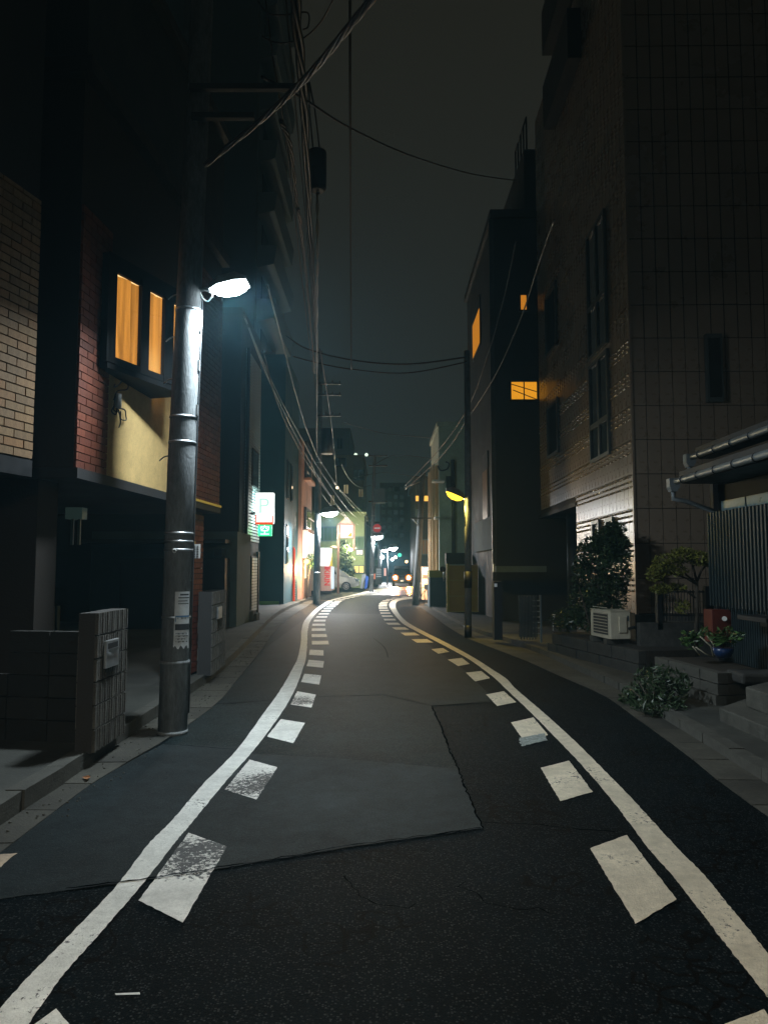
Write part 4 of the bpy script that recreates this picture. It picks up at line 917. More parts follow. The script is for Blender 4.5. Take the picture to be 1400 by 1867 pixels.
def car(label, loc, heading, body, name='parked_car', lights=None, group=None):
    t = thing(name, loc, label, 'car', group); o = Vector(loc); c_, s_ = cos(heading), sin(heading)
    fx = Vector((c_, s_, 0)); fy = Vector((-s_, c_, 0))
    P = lambda x, y, z: o + fx * x + fy * y + ZUP * z
    sec = [(-2.35, .35, .9, .78), (-2.3, .30, 1.15, .85), (-1.2, .28, 1.18, .88), (.6, .28, 1.15, .88), (1.5, .28, 1.05, .87), (2.1, .30, .95, .82), (2.35, .38, .72, .68)]
    mb = MB(); prev = None
    def ringb(x, z0, z1, w): return [P(x, -w * .94, z0), P(x, -w, z0 + .25), P(x, -w * .97, z1 - .08), P(x, -w * .88, z1), P(x, w * .88, z1), P(x, w * .97, z1 - .08), P(x, w, z0 + .25), P(x, w * .94, z0)]
    for x, z0, z1, w in sec:
        r = ringb(x, z0, z1, w)
        if prev:
            for k in range(8): mb.face([prev[k], r[k], r[(k + 1) % 8], prev[(k + 1) % 8]], True)
        else: mb.face(r)
        prev = r
    mb.face(prev[::-1]); mb.build('body', body, t)
    cab = [(-2.25, 1.15, 1.5, .80, .74), (-1.9, 1.15, 1.82, .82, .70), (.2, 1.15, 1.86, .82, .70), (.9, 1.14, 1.60, .82, .72), (1.65, 1.03, 1.06, .8, .78)]
    mb = MB(); gl = MB(); prev = None
    for x, z0, z1, w0, w1 in cab:
        r = [P(x, -w0, z0), P(x, -w1, z1), P(x, w1, z1), P(x, w0, z0)]
        if prev:
            for k in range(3): mb.face([prev[k], r[k], r[k + 1], prev[k + 1]], True)
        else: mb.face(r)
        prev = r
    mb.face(prev[::-1]); mb.build('cabin', body, t)
    for sd in (-1, 1):
        for (xa, xb) in ((-2.0, -1.1), (-1.0, -.1), (0, .75)):
            zt = 1.7 if xb < .5 else 1.52
            MB().face([P(xa, sd * .827, 1.2), P(xb, sd * .827, 1.2), P(xb - (.1 if xb > .5 else 0), sd * .735, zt), P(xa, sd * .735, 1.7)]).build('side_window', m_glassd, t)
    MB().face([P(1.56, -.72, 1.09), P(1.56, .72, 1.09), P(.93, .66, 1.6), P(.93, -.66, 1.6)]).build('windscreen', m_glassd, t)
    for x in (-1.5, 1.45):
        for sd in (-1, 1):
            w = MB().cyl(P(x, sd * .66, .33), P(x, sd * .895, .33), .33, seg=20).build('wheel', m_tyre, t)
            rm = MB(); rm.torus(P(x, sd * .898, .33), fy, .22, .02, 20, 5)
            for k in range(9):
                th = 2 * pi * k / 9; d = fx * cos(th) + ZUP * sin(th); n = fx * -sin(th) + ZUP * cos(th)
                rm.prism([P(x, sd * .9, .33) + n * .035, P(x, sd * .9, .33) - n * .035, P(x, sd * .9, .33) + d * .22 - n * .02, P(x, sd * .9, .33) + d * .22 + n * .02], fy * (sd * .012))
            rm.build('rim', m_steel, w)
    for sd in (-1, 1):
        if lights:
            hl = MB().ball(P(2.25, sd * .60, .78), (.30, .34, .30), 14, 8).build('headlight', m_hring, t)
            MB().ball(P(2.46, sd * .60, .78), (.16, .17, .16), 14, 8).build('bulb', lights, hl)
        else: MB().obox(P(2.1, sd * .62 - .17, .68), fx * .24, fy * .34, ZUP * .16).build('headlight', m_frost, t)
        MB().obox(P(1.0, sd * .88 - .07, 1.1), fx * .1, fy * .22 * sd, ZUP * .14).build('mirror', body, t)
    MB().obox(P(2.3, -.5, .38), fx * .06, fy * 1.0, ZUP * .26).build('grille', m_black, t)
    MB().obox(P(2.362, -.16, .42), fx * .02, fy * .32, ZUP * .15).build('number_plate', m_white, t)
    return t
m_carw = M('white_car_paint', (.72, .75, .70), .25, coat=.6); m_card = M('dark_car_paint', (.03, .03, .032), .3, coat=.5)
q = G(631, 1078, 0)
car('white minivan parked nose out beside the shop gate', (q.x - 1.45, q.y + .85, .02), 0, m_carw)
oc = at(732.5, 1037, 70)
m_hring = emitter('headlamp_halo', (1, .21, .012), 2.0)  # orange halo of glare, put into a glowing ball round the bulb
m_head = emitter('headlamp', (1, .82, .55), 300)
oc_t = car('oncoming dark car with both headlights blazing orange', (oc.x, 70, .01), -pi / 2 - .02, m_card, 'oncoming_car', m_head)
for dx in (-.62, .62):
    lamp('headlight_beam', 'SPOT', (oc.x + dx, 67.4, .76), (1, .22, .015), 15000, .08, rot=(radians(78.5), 0, pi), parent=oc_t, spot=radians(21), blend=.8)
# blue and white folded sheets by the pole, parked signs
tag(MB().prism([at(664, 1074, 54), at(669, 1073, 54), at(672, 1052, 54), at(667, 1049, 54)], (0, .3, 0)).build('blue_sheet', M('blue_sheet', (.03, .1, .42), .6)), 'blue folded cover leaning by the grey pole', 'cover')
tag(MB().prism([at(657, 1073, 54.5), at(662, 1073, 54.5), at(667, 1046, 54.5), at(660, 1048, 54.5)], (0, .3, 0)).build('grey_sheet', M('grey_sheet', (.4, .42, .44), .6)), 'pale grey folded cover leaning next to the blue one', 'cover')
ne = thing('no_entry_sign', at(688, 990, b3.y - .6), 'round red no entry sign with a white bar', 'road sign')
c = at(687.5, 963, b3.y - .6)
MB().cyl(c + Vector((0, .03, 0)), c, .29, seg=28).build('disc', M('sign_red', (.55, .03, .03), .5, emit=((1, .08, .08), .18)), ne)
MB().box(c.x - .2, c.x + .2, c.y - .012, c.y - .003, c.z - .05, c.z + .05).build('bar', M('sign_white', (.8, .8, .8), .5, emit=((1, .8, .8), .2)), ne)
MB().tube([at(677, 968, b3.y - .5), at(692, 968, b3.y - .55)], .025, 6).build('bracket', m_steel, ne)
A = at(679, 971, b3.y - .6); B = at(696, 978, b3.y - .6)
MB().box(A.x, B.x, b3.y - .62, b3.y - .59, B.z, A.z).build('supplementary_plate', M('plate_pale', (.16, .18, .17), .5), ne)
for k in range(3): MB().box(A.x + .1, B.x - .1, b3.y - .632, b3.y - .622, B.z + .05 + k * .08, B.z + .08 + k * .08).build('print_line', m_greywall, ne)
mn = thing('menu_board', at(688, 1074, 62), 'small lit board with rows of print standing right of the grey pole', 'sign')
MB().box(*quadbox(684, 696, 1035, 1066, 62, .2)).build('board', m_black, mn)
for k in range(5): MB().box(*quadbox(686, 695, 1037 + k * 3.4, 1038.4 + k * 3.4, 61.96, .03)).build('print_line', emitter('pale_print', (.8, .9, .95), .5), mn)
# ------------------------------------------------------------------ far buildings
def block_building(name, label, x0, x1, y0, y1, h, mat, wins=(), winm=None, cat='building', roof=None):
    t = thing(name, ((x0 + x1) / 2, y0, .1), label, cat)
    MB().box(x0, x1, y0, y1, .05, h).build('wall', mat, t)
    MB().box(x0 - .15, x1 + .15, y0 - .15, y1, h, h + .3).build('parapet', mat, t)
    for (px0, px1, py0, py1, mt) in wins:
        A = at(px0, py0, y0); B = at(px1, py1, y0)
        f = MB().box(A.x - .08, B.x + .08, y0 - .10, y0 - .002, B.z - .08, A.z + .08).build('window', m_greywall, t)
        MB().box(A.x, B.x, y0 - .12, y0 - .102, B.z, A.z).build('pane', mt, f)
        MB().box((A.x + B.x) / 2 - .03, (A.x + B.x) / 2 + .03, y0 - .14, y0 - .121, B.z, A.z).build('mullion', m_greywall, f)
    return t
m_dimg = M('dim_green_glass', (.03, .06, .03), .1, emit=((.25, .5, .12), .06)); m_ylit = emitter('lit_yellow_window', (1, .74, .22), 1.5)
Yg2 = 60
gA = at(600, 1037, Yg2).x; gB = at(664, 1037, Yg2).x
block_building('green_shop_building', 'green rendered building behind the gate and white minivan', -9, gB, Yg2, 70, at(0, 940, Yg2).z, m_green,
  [(584, 597, 962, 985, m_dimg), (598, 614, 962, 985, m_dimg), (648, 655, 980, 1000, m_dimg), (656, 662, 980, 1000, m_dimg), (650, 661, 1003, 1011, M('poster_lit', (.5, .4, .38), .5, emit=((1, .75, .7), 1.0))), (646, 663, 1032, 1044, m_ylit)])
lamp('facade_fill', 'POINT', at(640, 1000, Yg2 - 3), (1, .9, .5), 1500, .2)  # lamp added in open air to brighten the green building
COL.objects[-1].name = 'green_facade_fill'
block_building('apartment_block', 'olive apartment block rising behind the green shop building', -11, at(664, 0, 75).x, 75, 90, at(0, 835, 75).z, M('olive_render', (.20, .19, .13), .8, noise=[(.4, .2)]),
  [(646, 663, 858, 874, m_glassd), (612, 630, 830, 850, m_glassd), (648, 660, 926, 945, m_dimg), (603, 610, 903, 921, emitter('added_dim_window', (1, .75, .35), .12)), (627, 635, 884, 900, emitter('added_lit_window', (1, .78, .38), .22)), (654, 662, 892, 906, emitter('added_faint_window', (1, .75, .35), .08))])  # the three yellow lit windows are added to brighten the far end
block_building('stepped_block', 'taller stepped block with a tiled top behind the olive apartments', -14, at(640, 0, 95).x, 95, 110, at(0, 785, 95).z, M('grey_block', (.14, .15, .14), .8, noise=[(.3, .2)]),
  [(615, 624, 800, 818, m_glassd), (600, 610, 800, 818, m_glassd)])
td = thing('mid_tower', (1, 150, 0), 'dim mid rise tower with balconies in the far distance', 'building')
MB().box(at(693, 0, 150).x, at(741, 0, 150).x, 150, 165, 0, at(0, 880, 150).z).build('wall', m_dark, td)
for r in range(7):
    for k in range(4):
        MB().box(*quadbox(696 + k * 11, 703 + k * 11, 888 + r * 14, 896 + r * 14, 149.8, .15)).build('window', emitter('faint_window', (.35, .45, .5), random.choice((.01, .02, .03))) if (r + k) % 2 else m_glassd, td)
td2 = thing('far_tower', (6, 190, 0), 'faint low building at the end of the street behind the car', 'building')
MB().box(at(735, 0, 170).x, at(800, 0, 170).x, 170, 190, 0, at(0, 905, 170).z).build('wall', m_dark, td2)
for k, (px, py) in enumerate(((648.5, 829), (668, 829))):
    tag(MB().ball(at(px, py, 94), .22, 8, 6).build('roof_lamp', emitter('roof_lamp', (.8, 1, .8), 1.5)), ['left one of two small white lamps high on the far apartments', 'right one of two small white lamps high on the far apartments'][k], 'lamp', 'lamps on the far apartments')
tag(MB().ball(at(615, 889, 44), .09, 8, 6).build('hanging_bulb', emitter('bulb', (1, .75, .45), 4)), 'small warm bulb hanging among the overhead cables', 'lamp')
tl = thing('traffic_light', at(728, 1015, 100), 'small green glow of a distant traffic light', 'traffic light')
MB().box(*quadbox(726, 731, 1006, 1018, 100, .3)).build('housing', m_black, tl); MB().ball(at(728.5, 1012, 99.9), .28, 8, 6).build('green_light', emitter('green_light', (.1, 1, .65), 1.2), tl)
ol = thing('lit_eatery', at(765, 914, 60), 'orange lit first floor sign band on the building right of the leaning pole', 'sign')
for (x0, x1) in ((758, 763), (766, 772), (773, 781)): MB().box(*quadbox(x0, x1, 904, 913, 60, .3)).build('lit_panel', emitter('orange_panel', (1, .48, .08), 1.5), ol)
rb = block_building('dark_shop_house', 'dark house at the far right bend behind the leaning pole', at(755, 0, 62).x, at(800, 0, 62).x, 62, 75, at(0, 875, 62).z, m_dark, [(760, 768, 930, 950, m_glassd), (770, 780, 985, 1010, M('dim_orange', (.1, .05, .02), .5, emit=((1, .5, .2), .08)))])
fb = block_building('row_house', 'low dark row house along the far left side beyond the grey pole', at(664, 0, 66).x - 3, at(690, 0, 66).x, 66, 90, 5.5, m_dark, [(684, 688, 1020, 1030, m_dimg)])
block_building('row_house', 'dark row of far houses on the left near the farthest lamps', -4.5, at(706, 0, 110).x - .5, 108, 140, 7, m_dark, [(690, 694, 1000, 1010, m_dimg)])
block_building('row_house', 'dim house far behind the oncoming car on the right', 4.5, 12, 98, 130, 8, M('dim_house', (.1, .08, .07), .8), [(765, 770, 1000, 1012, m_ylit)])

# lit panels and lamps added to brighten the far end
def added_panel(name, label, cat, q, Y, mat, d=.12, name2='lit_panel'):
    b = quadbox(*q, Y, d); t = thing(name, ((b[0] + b[1]) / 2, Y, b[4]), label, cat)
    MB().box(b[0] - .03, b[1] + .03, Y + .02, Y + d + .03, b[4] - .03, b[5] + .03).build('frame', m_dsteel, t)
    MB().box(*b).build(name2, mat, t); return t
added_panel('added_lit_panel', 'added small yellow lit panel under the shop board left of the vending machine', 'sign', (562, 570, 1008, 1022), 48, emitter('added_yellow_glow', (1, .75, .15), 1.4))
added_panel('added_lit_panel', 'added pale pink lit panel low on the wall right of the menu board', 'sign', (700, 704, 1036, 1050), 75, emitter('added_pink_glow', (1, .55, .45), 1.0))
added_panel('added_lit_panel', 'added reddish lit panel beside the grey pole base', 'sign', (680.5, 684, 1046, 1056), 56, emitter('added_red_glow', (1, .3, .15), .9))
added_panel('added_lit_panel', 'added tall thin amber lit panel behind the thin wire pole', 'sign', (753, 756, 1000, 1022), 80, emitter('added_amber_glow', (1, .6, .15), 1.2))
for k, (px, py, Y, c_) in enumerate(((721, 1016, 120, (1, .85, .6)), (715, 1020, 110, (.9, .97, 1)), (741, 1024, 130, (1, .6, .25)), (697, 1016, 88, (.9, 1, .95)))):
    lt_ = tag(MB().ball(at(px, py, Y), .26, 8, 6).build('added_far_lamp', emitter('added_lamp_glow', c_, 6)), ['added warm far lamp left of the green traffic light glow', 'added cool far lamp just above the oncoming car', 'added orange far lamp right above the oncoming car', 'added greenish white far lamp beside the row of lamp posts'][k], 'lamp')  # glowing balls added as extra light at the street's end
# ------------------------------------------------------------------ right side of the street
# brown tiled building: street face and the side towards us
ic = G(1160, 1205, 0.1); ic = at(1159, 1100, 12.6)
iw = Wall((ic.x, ic.y), (ic.x + .107, ic.y + 8.1))                 # street face, u from the near corner
Iw = iw.len
isd = Wall(iw.pt(0, 0, -7.5).xy, iw.pt(0, 0, 0).xy)                  # side facing the camera
ti = thing('tiled_building', (ic.x + 3.5, ic.y + 4, .1), 'tall brown tiled building on the right with ribbed tile courses', 'building')
zo = iw.hit(990, 937)[1]; ue = iw.hit(1049, 930)[0]
TW, TH = .232, .595
zb0 = .85
utop = iw.hit(1011, 150)[0]
MB().wbox(iw, 0.02, min(ue, utop), .1, 24, -7, -.03).build('wall', m_joint, ti)
MB().wbox(iw, ue, Iw, zo, 11.3, -7, -.03).build('wall', m_joint, ti)
MB().wbox(iw, 0, utop, 14.6, 24, -6.99, -.005).build('upper_wall', m_dark, ti)
def rib(mb, P_, u0, u1, z0, hgt, n, out=.018):                                # half round moulding with smooth normals
    i = len(mb.v)
    for k in range(n + 1):
        th = pi * k / n
        for u in (u0, u1): mb.v.append(P_(u, .0004 + out * sin(th), z0 + hgt * (1 - cos(th)) / 2))
    for k in range(n): mb.f.append((i + 2 * k, i + 2 * k + 1, i + 2 * k + 3, i + 2 * k + 2)); mb.sm.append(True)
    for s_ in (0, 1): mb.f.append(tuple(i + 2 * k + s_ for k in (range(n + 1) if s_ else reversed(range(n + 1))))); mb.sm.append(False)
def tile_mesh(ridged):
    mb = MB(); w = TW - .013; h = TH - .013
    mb.obox((-w / 2, -.03, 0), (w, 0, 0), (0, .03, 0), (0, 0, h))
    for z in (h - .012, h - .105, h - .198):                        # three bull-nose ribs at the head of each tile
        if ridged: rib(mb, lambda u_, o_, z_: Vector((u_, o_, z_)), -w / 2 + .004, w / 2 - .004, z - .034, .040, 8, .022)
        else: mb.obox((-w / 2 + .003, .0004, z - .016), (w - .006, 0, 0), (0, .0035, 0), (0, 0, .012))
    me = mb.mesh('tile', m_tile); me.materials.append(m_rib)
    for k, p_ in enumerate(me.polygons):
        if ridged and k >= 6: p_.material_index = 1
    return me
tme = (tile_mesh(True), tile_mesh(False))
cells = []
for wl2, u0, u1, sd in ((iw, .03, Iw, 0), (isd, isd.len - 3.0, isd.len - .03, 1)):
    nn = int((u1 - u0) / TW)
    for r in range(23):
        z = zb0 + r * TH
        for k in range(nn):
            u = u0 + (k + .5) * TW if sd == 0 else u1 - (k + .5) * TW
            if sd == 0 and z < zo + .02 and u > ue - .1: continue
            cells.append((z, wl2, u, sd))
cells.sort(key=lambda c: (c[0] > 4.6, c[0] + (0 if c[3] else .02 * c[2])))
rest = MB()
for k, (z, wl2, u, sd) in enumerate(cells):
    if k < 300: inst('tile', tme[sd], ti, wl2.pt(u, z, random.uniform(-.0008, .0008)), wl2.rot)
    else:
        w = TW - .020; h = TH - .018; rest.wbox(wl2, u - w / 2, u + w / 2, z, z + h, -.03, 0)
        for zz in (() if sd else (h - .012, h - .105, h - .198)): rib(rest, lambda u_, o_, z_: wl2.pt(u_, z_, o_), u - w / 2 + .004, u + w / 2 - .004, z + zz - .036, .044, 5, .008 if z < 5.5 else .004)
tag(rest.build('tile_mass', m_tile, ti), kind='stuff')
MB().obox(iw.pt(-.03, zb0 - .02, -.03), iw.d * .06, iw.n * .04, ZUP * 14).build('corner_trim', m_tile, ti)
MB().wbox(iw, -.02, ue, .1, zb0 - .02, -7, .03).build('plinth', m_darkconc, ti)
MB().wbox(iw, ue - .1, Iw + .05, zo - .1, zo - .01, -2.6, .03).build('soffit', m_dark, ti)
MB().wbox(iw, ue, Iw, .1, zo, -2.7, -2.4).build('porch_wall', m_dark, ti)
q = iw.pt(iw.hit(1012, 1000)[0], .1, -.45)
MB().cyl(q, (q.x, q.y, zo - .1), .16, seg=18).build('porch_column', m_dsteel, ti)
MB().wbox(iw, iw.hit(1028, 1000)[0], ue, iw.hit(1040, 985)[1], zo - .15, -.9, -.8).build('porch_panel', m_greywall, ti)
m_frame = M('window_frame', (.10, .12, .12), .4, metal=.3)
def tall_window(x0, x1, ytop, ybot, bars, deep=.05):
    u0 = iw.hit(x1, 740)[0]; u1 = iw.hit(x0, 740)[0]; xm = (x0 + x1) / 2
    z0 = iw.hit(xm, ybot)[1]; z1 = iw.hit(xm, ytop)[1]
    f = MB(); 
    for a, b, c, d in ((u0, u0 + .07, z0, z1), (u1 - .07, u1, z0, z1), (u0 + .07, u1 - .07, z0, z0 + .07), (u0 + .07, u1 - .07, z1 - .07, z1)): f.wbox(iw, a, b, c, d, .012, .065)
    if x1 - x0 > 25: f.wbox(iw, (u0 + u1) / 2 - .05, (u0 + u1) / 2 + .05, z0 + .07, z1 - .07, .012, .06)
    for zz in bars: f.wbox(iw, u0 + .07, u1 - .07, z0 + (z1 - z0) * zz - .05, z0 + (z1 - z0) * zz + .05, .012, .058)
    fo = f.build('window', m_frame, ti); MB().wbox(iw, u0 + .05, u1 - .05, z0 + .05, z1 - .05, .013, .03).build('pane', m_glassd, fo)
tall_window(1078, 1113, 650, 838, (.36,)); tall_window(1078, 1113, 395, 640, (.4,))
tall_window(999, 1019, 733, 832, ()); tall_window(999, 1019, 520, 640, ())
tall_window(1078, 1091, 950, 1010, ()); tall_window(1103, 1116, 945, 1005, ())
f = MB().wbox(isd, isd.len - 1.55, isd.len - 1.28, isd.hit(1303, 735)[1], isd.hit(1303, 612)[1], .012, .12).build('window', m_frame, ti)
MB().wbox(isd, isd.len - 1.52, isd.len - 1.31, isd.hit(1303, 727)[1], isd.hit(1303, 620)[1], .121, .125).build('pane', m_glassd, f)
for k in range(3):
    z = iw.hit(1005, 255 - 140 * k)[1]
    MB().wbox(iw, utop - 2.6, utop + .05, z, z + 1.15, -.02, .30).build('balcony', m_dark, ti)
# dark three storey house with lit windows
hx = 3.3
hs = thing('dark_house', (hx + 4, 24, .1), 'black three storey house with orange lit windows behind the tiled building', 'house')
zh = at(905, 399, 21.7).z
MB().box(hx, 13, 21.7, 28.7, .1, zh).build('wall', m_dark, hs)
MB().box(hx - .1, 13.1, 21.6, 28.8, zh + .002, zh + .25).build('roof_slab', m_black, hs)
MB().box(4.6, 12, 23.4, 29, zh + .26, 15.4).build('penthouse', m_dark, hs)
for k in range(5): MB().tube([(4.7, 23.4 + k * .5, 15.4), (4.7, 23.4 + k * .5, 16.5)], .03, 6).build('rail_post', m_black, hs)
MB().tube([(4.7, 23.4, 16.5), (4.7, 25.4, 16.5)], .03, 6).build('rail', m_black, hs)
m_olit = emitter('lit_orange_glass', (1.0, .40, .02), .78); m_olit2 = emitter('lit_orange_glass_dim', (1.0, .36, .03), .5)
def lit(px0, px1, py0, py1, Y, mt, bar=False, mull=True):
    A = at(px0, py0, Y); B = at(px1, py1, Y)
    f = MB(); t = .06
    f.box(A.x - t, B.x + t, Y - .08, Y - .002, B.z - t, B.z).box(A.x - t, B.x + t, Y - .08, Y - .002, A.z, A.z + t).box(A.x - t, A.x, Y - .08, Y - .002, B.z, A.z).box(B.x, B.x + t, Y - .08, Y - .002, B.z, A.z)
    fo = f.build('window', m_black, hs)
    MB().box(A.x, B.x, Y - .03, Y - .002, B.z, A.z).build('pane', mt, fo)
    if mull: MB().box((A.x + B.x) / 2 - .015, (A.x + B.x) / 2 + .015, Y - .06, Y - .031, B.z, A.z).build('mullion', m_black, fo)
    return fo
fo = lit(931, 978, 697, 729, 21.7, m_olit)
for (y0, y1) in ((700, 712), (711, 728)):                            # stair rail seen in the window
    MB().tube([at(931 + (4 if y0 > 705 else 0), y0, 21.64), at(978, y1 - (0 if y0 > 705 else -2), 21.64)], .014, 5).build('rail', m_black, fo)
lit(948, 959, 539, 566, 21.7, m_olit2, mull=False)
hwl = Wall((hx, 21.7), (hx, 28.7))
for (x0, x1, y0, y1, mt) in ((863.5, 876, 560, 640, m_olit2), (879, 887, 835, 955, M('dim_orange_glass', (.1, .05, .02), .3, emit=((1, .45, .15), .03)))):
    u0, u1 = hwl.hit(x1, 600)[0], hwl.hit(x0, 600)[0]; xm = (x0 + x1) / 2
    z0, z1 = hwl.hit(xm, y1)[1], hwl.hit(xm, y0)[1]
    f = MB().wbox(hwl, u0 - .1, u1 + .1, z0 - .1, z1 + .1, .002, .04).build('window', m_black, hs)
    MB().wbox(hwl, u0, u1, z0, z0 + (z1 - z0) * .78, .041, .05).build('pane', mt, f)
zp = hwl.hit(880, 950)[1]; zp0 = hwl.hit(880, 1005)[1]
MB().wbox(hwl, .05, 4.6, zp0, zp, .002, .1).build('panel', m_greywall, hs)
MB().wbox(hwl, .02, .14, .1, zh, .002, .12).build('downpipe', m_dsteel, hs)
# beam, gate post and folding gate beside it
bm = thing('carport_beam', at(950, 1043, 20.6), 'grey horizontal carport beam beside the tiled building porch', 'beam')
MB().box(*quadbox(905, 996, 1032, 1043, 20.4, .3)).build('beam', m_greywall, bm)
MB().box(*quadbox(899, 902, 1028, 1043, 20.5, .1)).build('end_plate', m_steel, bm)
gpw = thing('gate_post', G(912, 1172, .1), 'dark gate post with a small white lamp plate', 'post')
b_ = quadbox(900, 916, 1060, 1172, 15.9, .3); MB().box(b_[0], b_[1], 15.9, 16.2, .09, b_[5]).build('post', m_dark, gpw)
MB().box(*quadbox(901, 906, 1064, 1070, 15.87, .02)).build('lamp_plate', M('lamp_plate', (.5, .55, .55), .5, emit=((.8, .9, 1), .12)), gpw)
fg = thing('folding_gate', G(965, 1170, .1), 'dark folding lattice gate standing half open by the porch', 'gate')
for k in range(13):
    x = 946 + k * 2.6; A = at(x, 1086 + (k % 2) * 2, 15.2 - k * .02); B = at(x, 1162 + (k % 2) * 4, 15.2 - k * .02)
    MB().box(A.x - .008, A.x + .012, 15.2 - k * .02, 15.22 - k * .02, max(.12, B.z), A.z).build('bar', m_corr, fg)
for k in range(7):
    A = at(970, 1095 + k * 10, 15.1); B = at(984, 1095 + k * 10, 15.0); MB().tube([A, B], .012, 5).build('rung', m_steel, fg)
MB().box(*quadbox(984, 988, 1085, 1172, 14.95, .06)).build('end_post', m_greywall, fg)
gl_ = thing('garden_light', at(1008, 1148, 14.2), 'small white garden light on a stake by the porch column', 'light')
MB().tube([at(1008, 1150, 14.2), at(1008, 1128, 14.2)], .012, 6).build('stake', m_white, gl_); MB().cyl(at(1008, 1128, 14.2), at(1008, 1120, 14.2), .025, .045, 10).build('head', m_white, gl_)
# pale building with orange street edge, concrete foot wall and yellow fence
pg = thing('pale_building', (3, 33, .1), 'pale rendered building behind the yellow lamp and fence', 'building')
xg0, xg1 = at(795, 0, 31).x, 6.5; zg = at(0, 778, 31).z
MB().box(xg0, xg1, 31, 36, .1, zg).build('wall', m_pale, pg)
MB().box(xg0 - .08, xg1, 30.92, 36.05, zg + .002, zg + .2).build('parapet', m_pale, pg)
gw = Wall((xg0, 31), (xg0, 36))
MB().wbox(gw, .3, 4.8, 1.2, zg - 1.6, .002, .12).build('tan_cladding', M('tan_cladding', (.55, .34, .18), .6, noise=[(2, .15)]), pg)
for k in range(3): MB().wbox(gw, .6 + k * 1.4, .75 + k * 1.4, 1.2, zg - 1.5, .121, .25).build('mullion', M('cream_mullion', (.6, .5, .35), .5), pg)
A = at(822, 838, 30.95); B = at(830, 1008, 30.95); MB().box(A.x, B.x, 30.9, 30.99, B.z, A.z).build('dark_strip', m_dsteel, pg)
f = MB().box(*quadbox(813, 822, 868, 892, 30.9, .08)).build('vent_window', m_dsteel, pg)
for y0, Yc in ((876, 30.6), (943, 30.6)):
    A = at(788 if y0 < 900 else 792, y0, 30.6); B = at(810 if y0 < 900 else 800, y0 + 3, 30.6); MB().box(A.x, B.x, 30.3, 30.98, B.z, A.z).build('awning', m_white, pg)
MB().tube(smooth_poly([at(798, 850, 30.9), at(803, 858, 30.85), at(815, 855, 30.85), at(818, 845, 30.85), at(812, 842, 30.85)], 5), .03, 6).build('cable_loop', m_black, pg)
ft = thing('concrete_foot_wall', (2.2, 29, .1), 'grey concrete block foot wall with a yellow painted cap at the bend', 'wall')
A = at(783, 1053, 29.5); B = at(813, 1105, 29.5)
MB().box(A.x, B.x, 29.5, 30.8, .09, A.z).build('wall', m_greywall, ft)
MB().box(A.x, at(800, 0, 29.5).x, 29.6, 30.8, A.z + .002, at(0, 1040, 29.5).z).build('cap', M('yellow_cap', (.35, .33, .1), .7), ft)
yf = thing('panel_fence', (2.8, 26, .1), 'ochre panelled fence behind the yellow lamp pole', 'fence')
Yf = 26.0; x0f, x1f = at(812, 0, Yf).x, at(906, 0, Yf).x
m_ochre = M('ochre_panel', (.30, .21, .05), .5, noise=[(2, .15)]); m_olive = M('olive_rail', (.30, .27, .07), .5)
ys_ = (1030, 1058, 1087, 1115)
for k in range(3):
    z1, z0 = at(0, ys_[k], Yf).z, at(0, ys_[k + 1], Yf).z
    for (xa, xb) in ((x0f, x0f + 1.0), (x0f + 1.02, x0f + 1.9), (x0f + 1.92, x1f)):
        MB().box(xa, xb, Yf, Yf + .03, z0 + .015, z1 - .015).build('panel', m_ochre, yf)
    MB().box(x0f, x1f, Yf - .03, Yf + .05, z0 - .013, z0 + .013).build('rail', m_olive, yf)
MB().box(x0f - .1, x0f - .003, Yf - .05, Yf + .08, .09, at(0, 1028, Yf).z).build('post', m_olive, yf)
tag(MB().box(*quadbox(813, 849, 1008, 1029, 27.5, .5)).build('dark_hedge_wall', m_dark), 'dark boarded wall rising behind the ochre fence', 'wall')
mr = thing('wall_mirror', at(807, 1040, 27), 'small round mirror on a thin post by the ochre fence', 'mirror')
MB().cyl(at(807, 1038, 26.9), at(807, 1038, 26.85), .11, seg=14).build('mirror', m_black, mr); MB().tube([at(809, 1060, 26.9), at(809, 1036, 26.9)], .02, 6).build('post', m_steel, mr)
# bicycle and small lit machine at the bend
bc = thing('bicycle', G(770, 1100, 0), 'dark city bicycle parked against the machine at the bend', 'bicycle')
o = G(770, 1099, 0.0); hd = Vector((.42, -.9, 0)).normalized(); sd_ = Vector((-hd.y, hd.x, 0))
Pb = lambda f, z, s=0: o + hd * f + sd_ * s + ZUP * z
for f in (-.52, .52):
    w = MB().torus(Pb(f, .34), sd_, .32, .022, 28, 6).build('wheel', m_tyre, bc)
    sp = MB()
    for k in range(10): th = pi * k / 10; d = hd * cos(th) + ZUP * sin(th); sp.tube([Pb(f, .34) - d * .31, Pb(f, .34) + d * .31], .004, 4)
    sp.build('spokes', m_steel, w)
fr = MB()
for a, b in (((-.52, .34), (-.12, .3)), ((-.12, .3), (.42, .78)), ((-.12, .3), (-.22, .85)), ((-.22, .7), (-.52, .34)), ((.52, .34), (.38, .95)), ((.42, .8), (-.2, .66))): fr.tube([Pb(*a), Pb(*b)], .018, 8)
fr.build('frame', m_dsteel, bc)
MB().tube([Pb(.38, .95, -.28), Pb(.36, 1.0, -.1), Pb(.36, 1.0, .1), Pb(.38, .95, .28)], .014, 6).build('handlebar', m_steel, bc)
MB().ball(Pb(-.24, .9), (.07, .12, .04), 10, 6).build('saddle', m_black, bc)
b2_ = Pb(.62, .66); MB().obox(b2_ - sd_ * .17 - hd * .13, hd * .27, sd_ * .34, ZUP * .22).build('basket', m_dsteel, bc)
MB().tube([Pb(-.12, .3, -.14), Pb(-.12, .3, .14)], .012, 6).build('pedals', m_steel, bc)
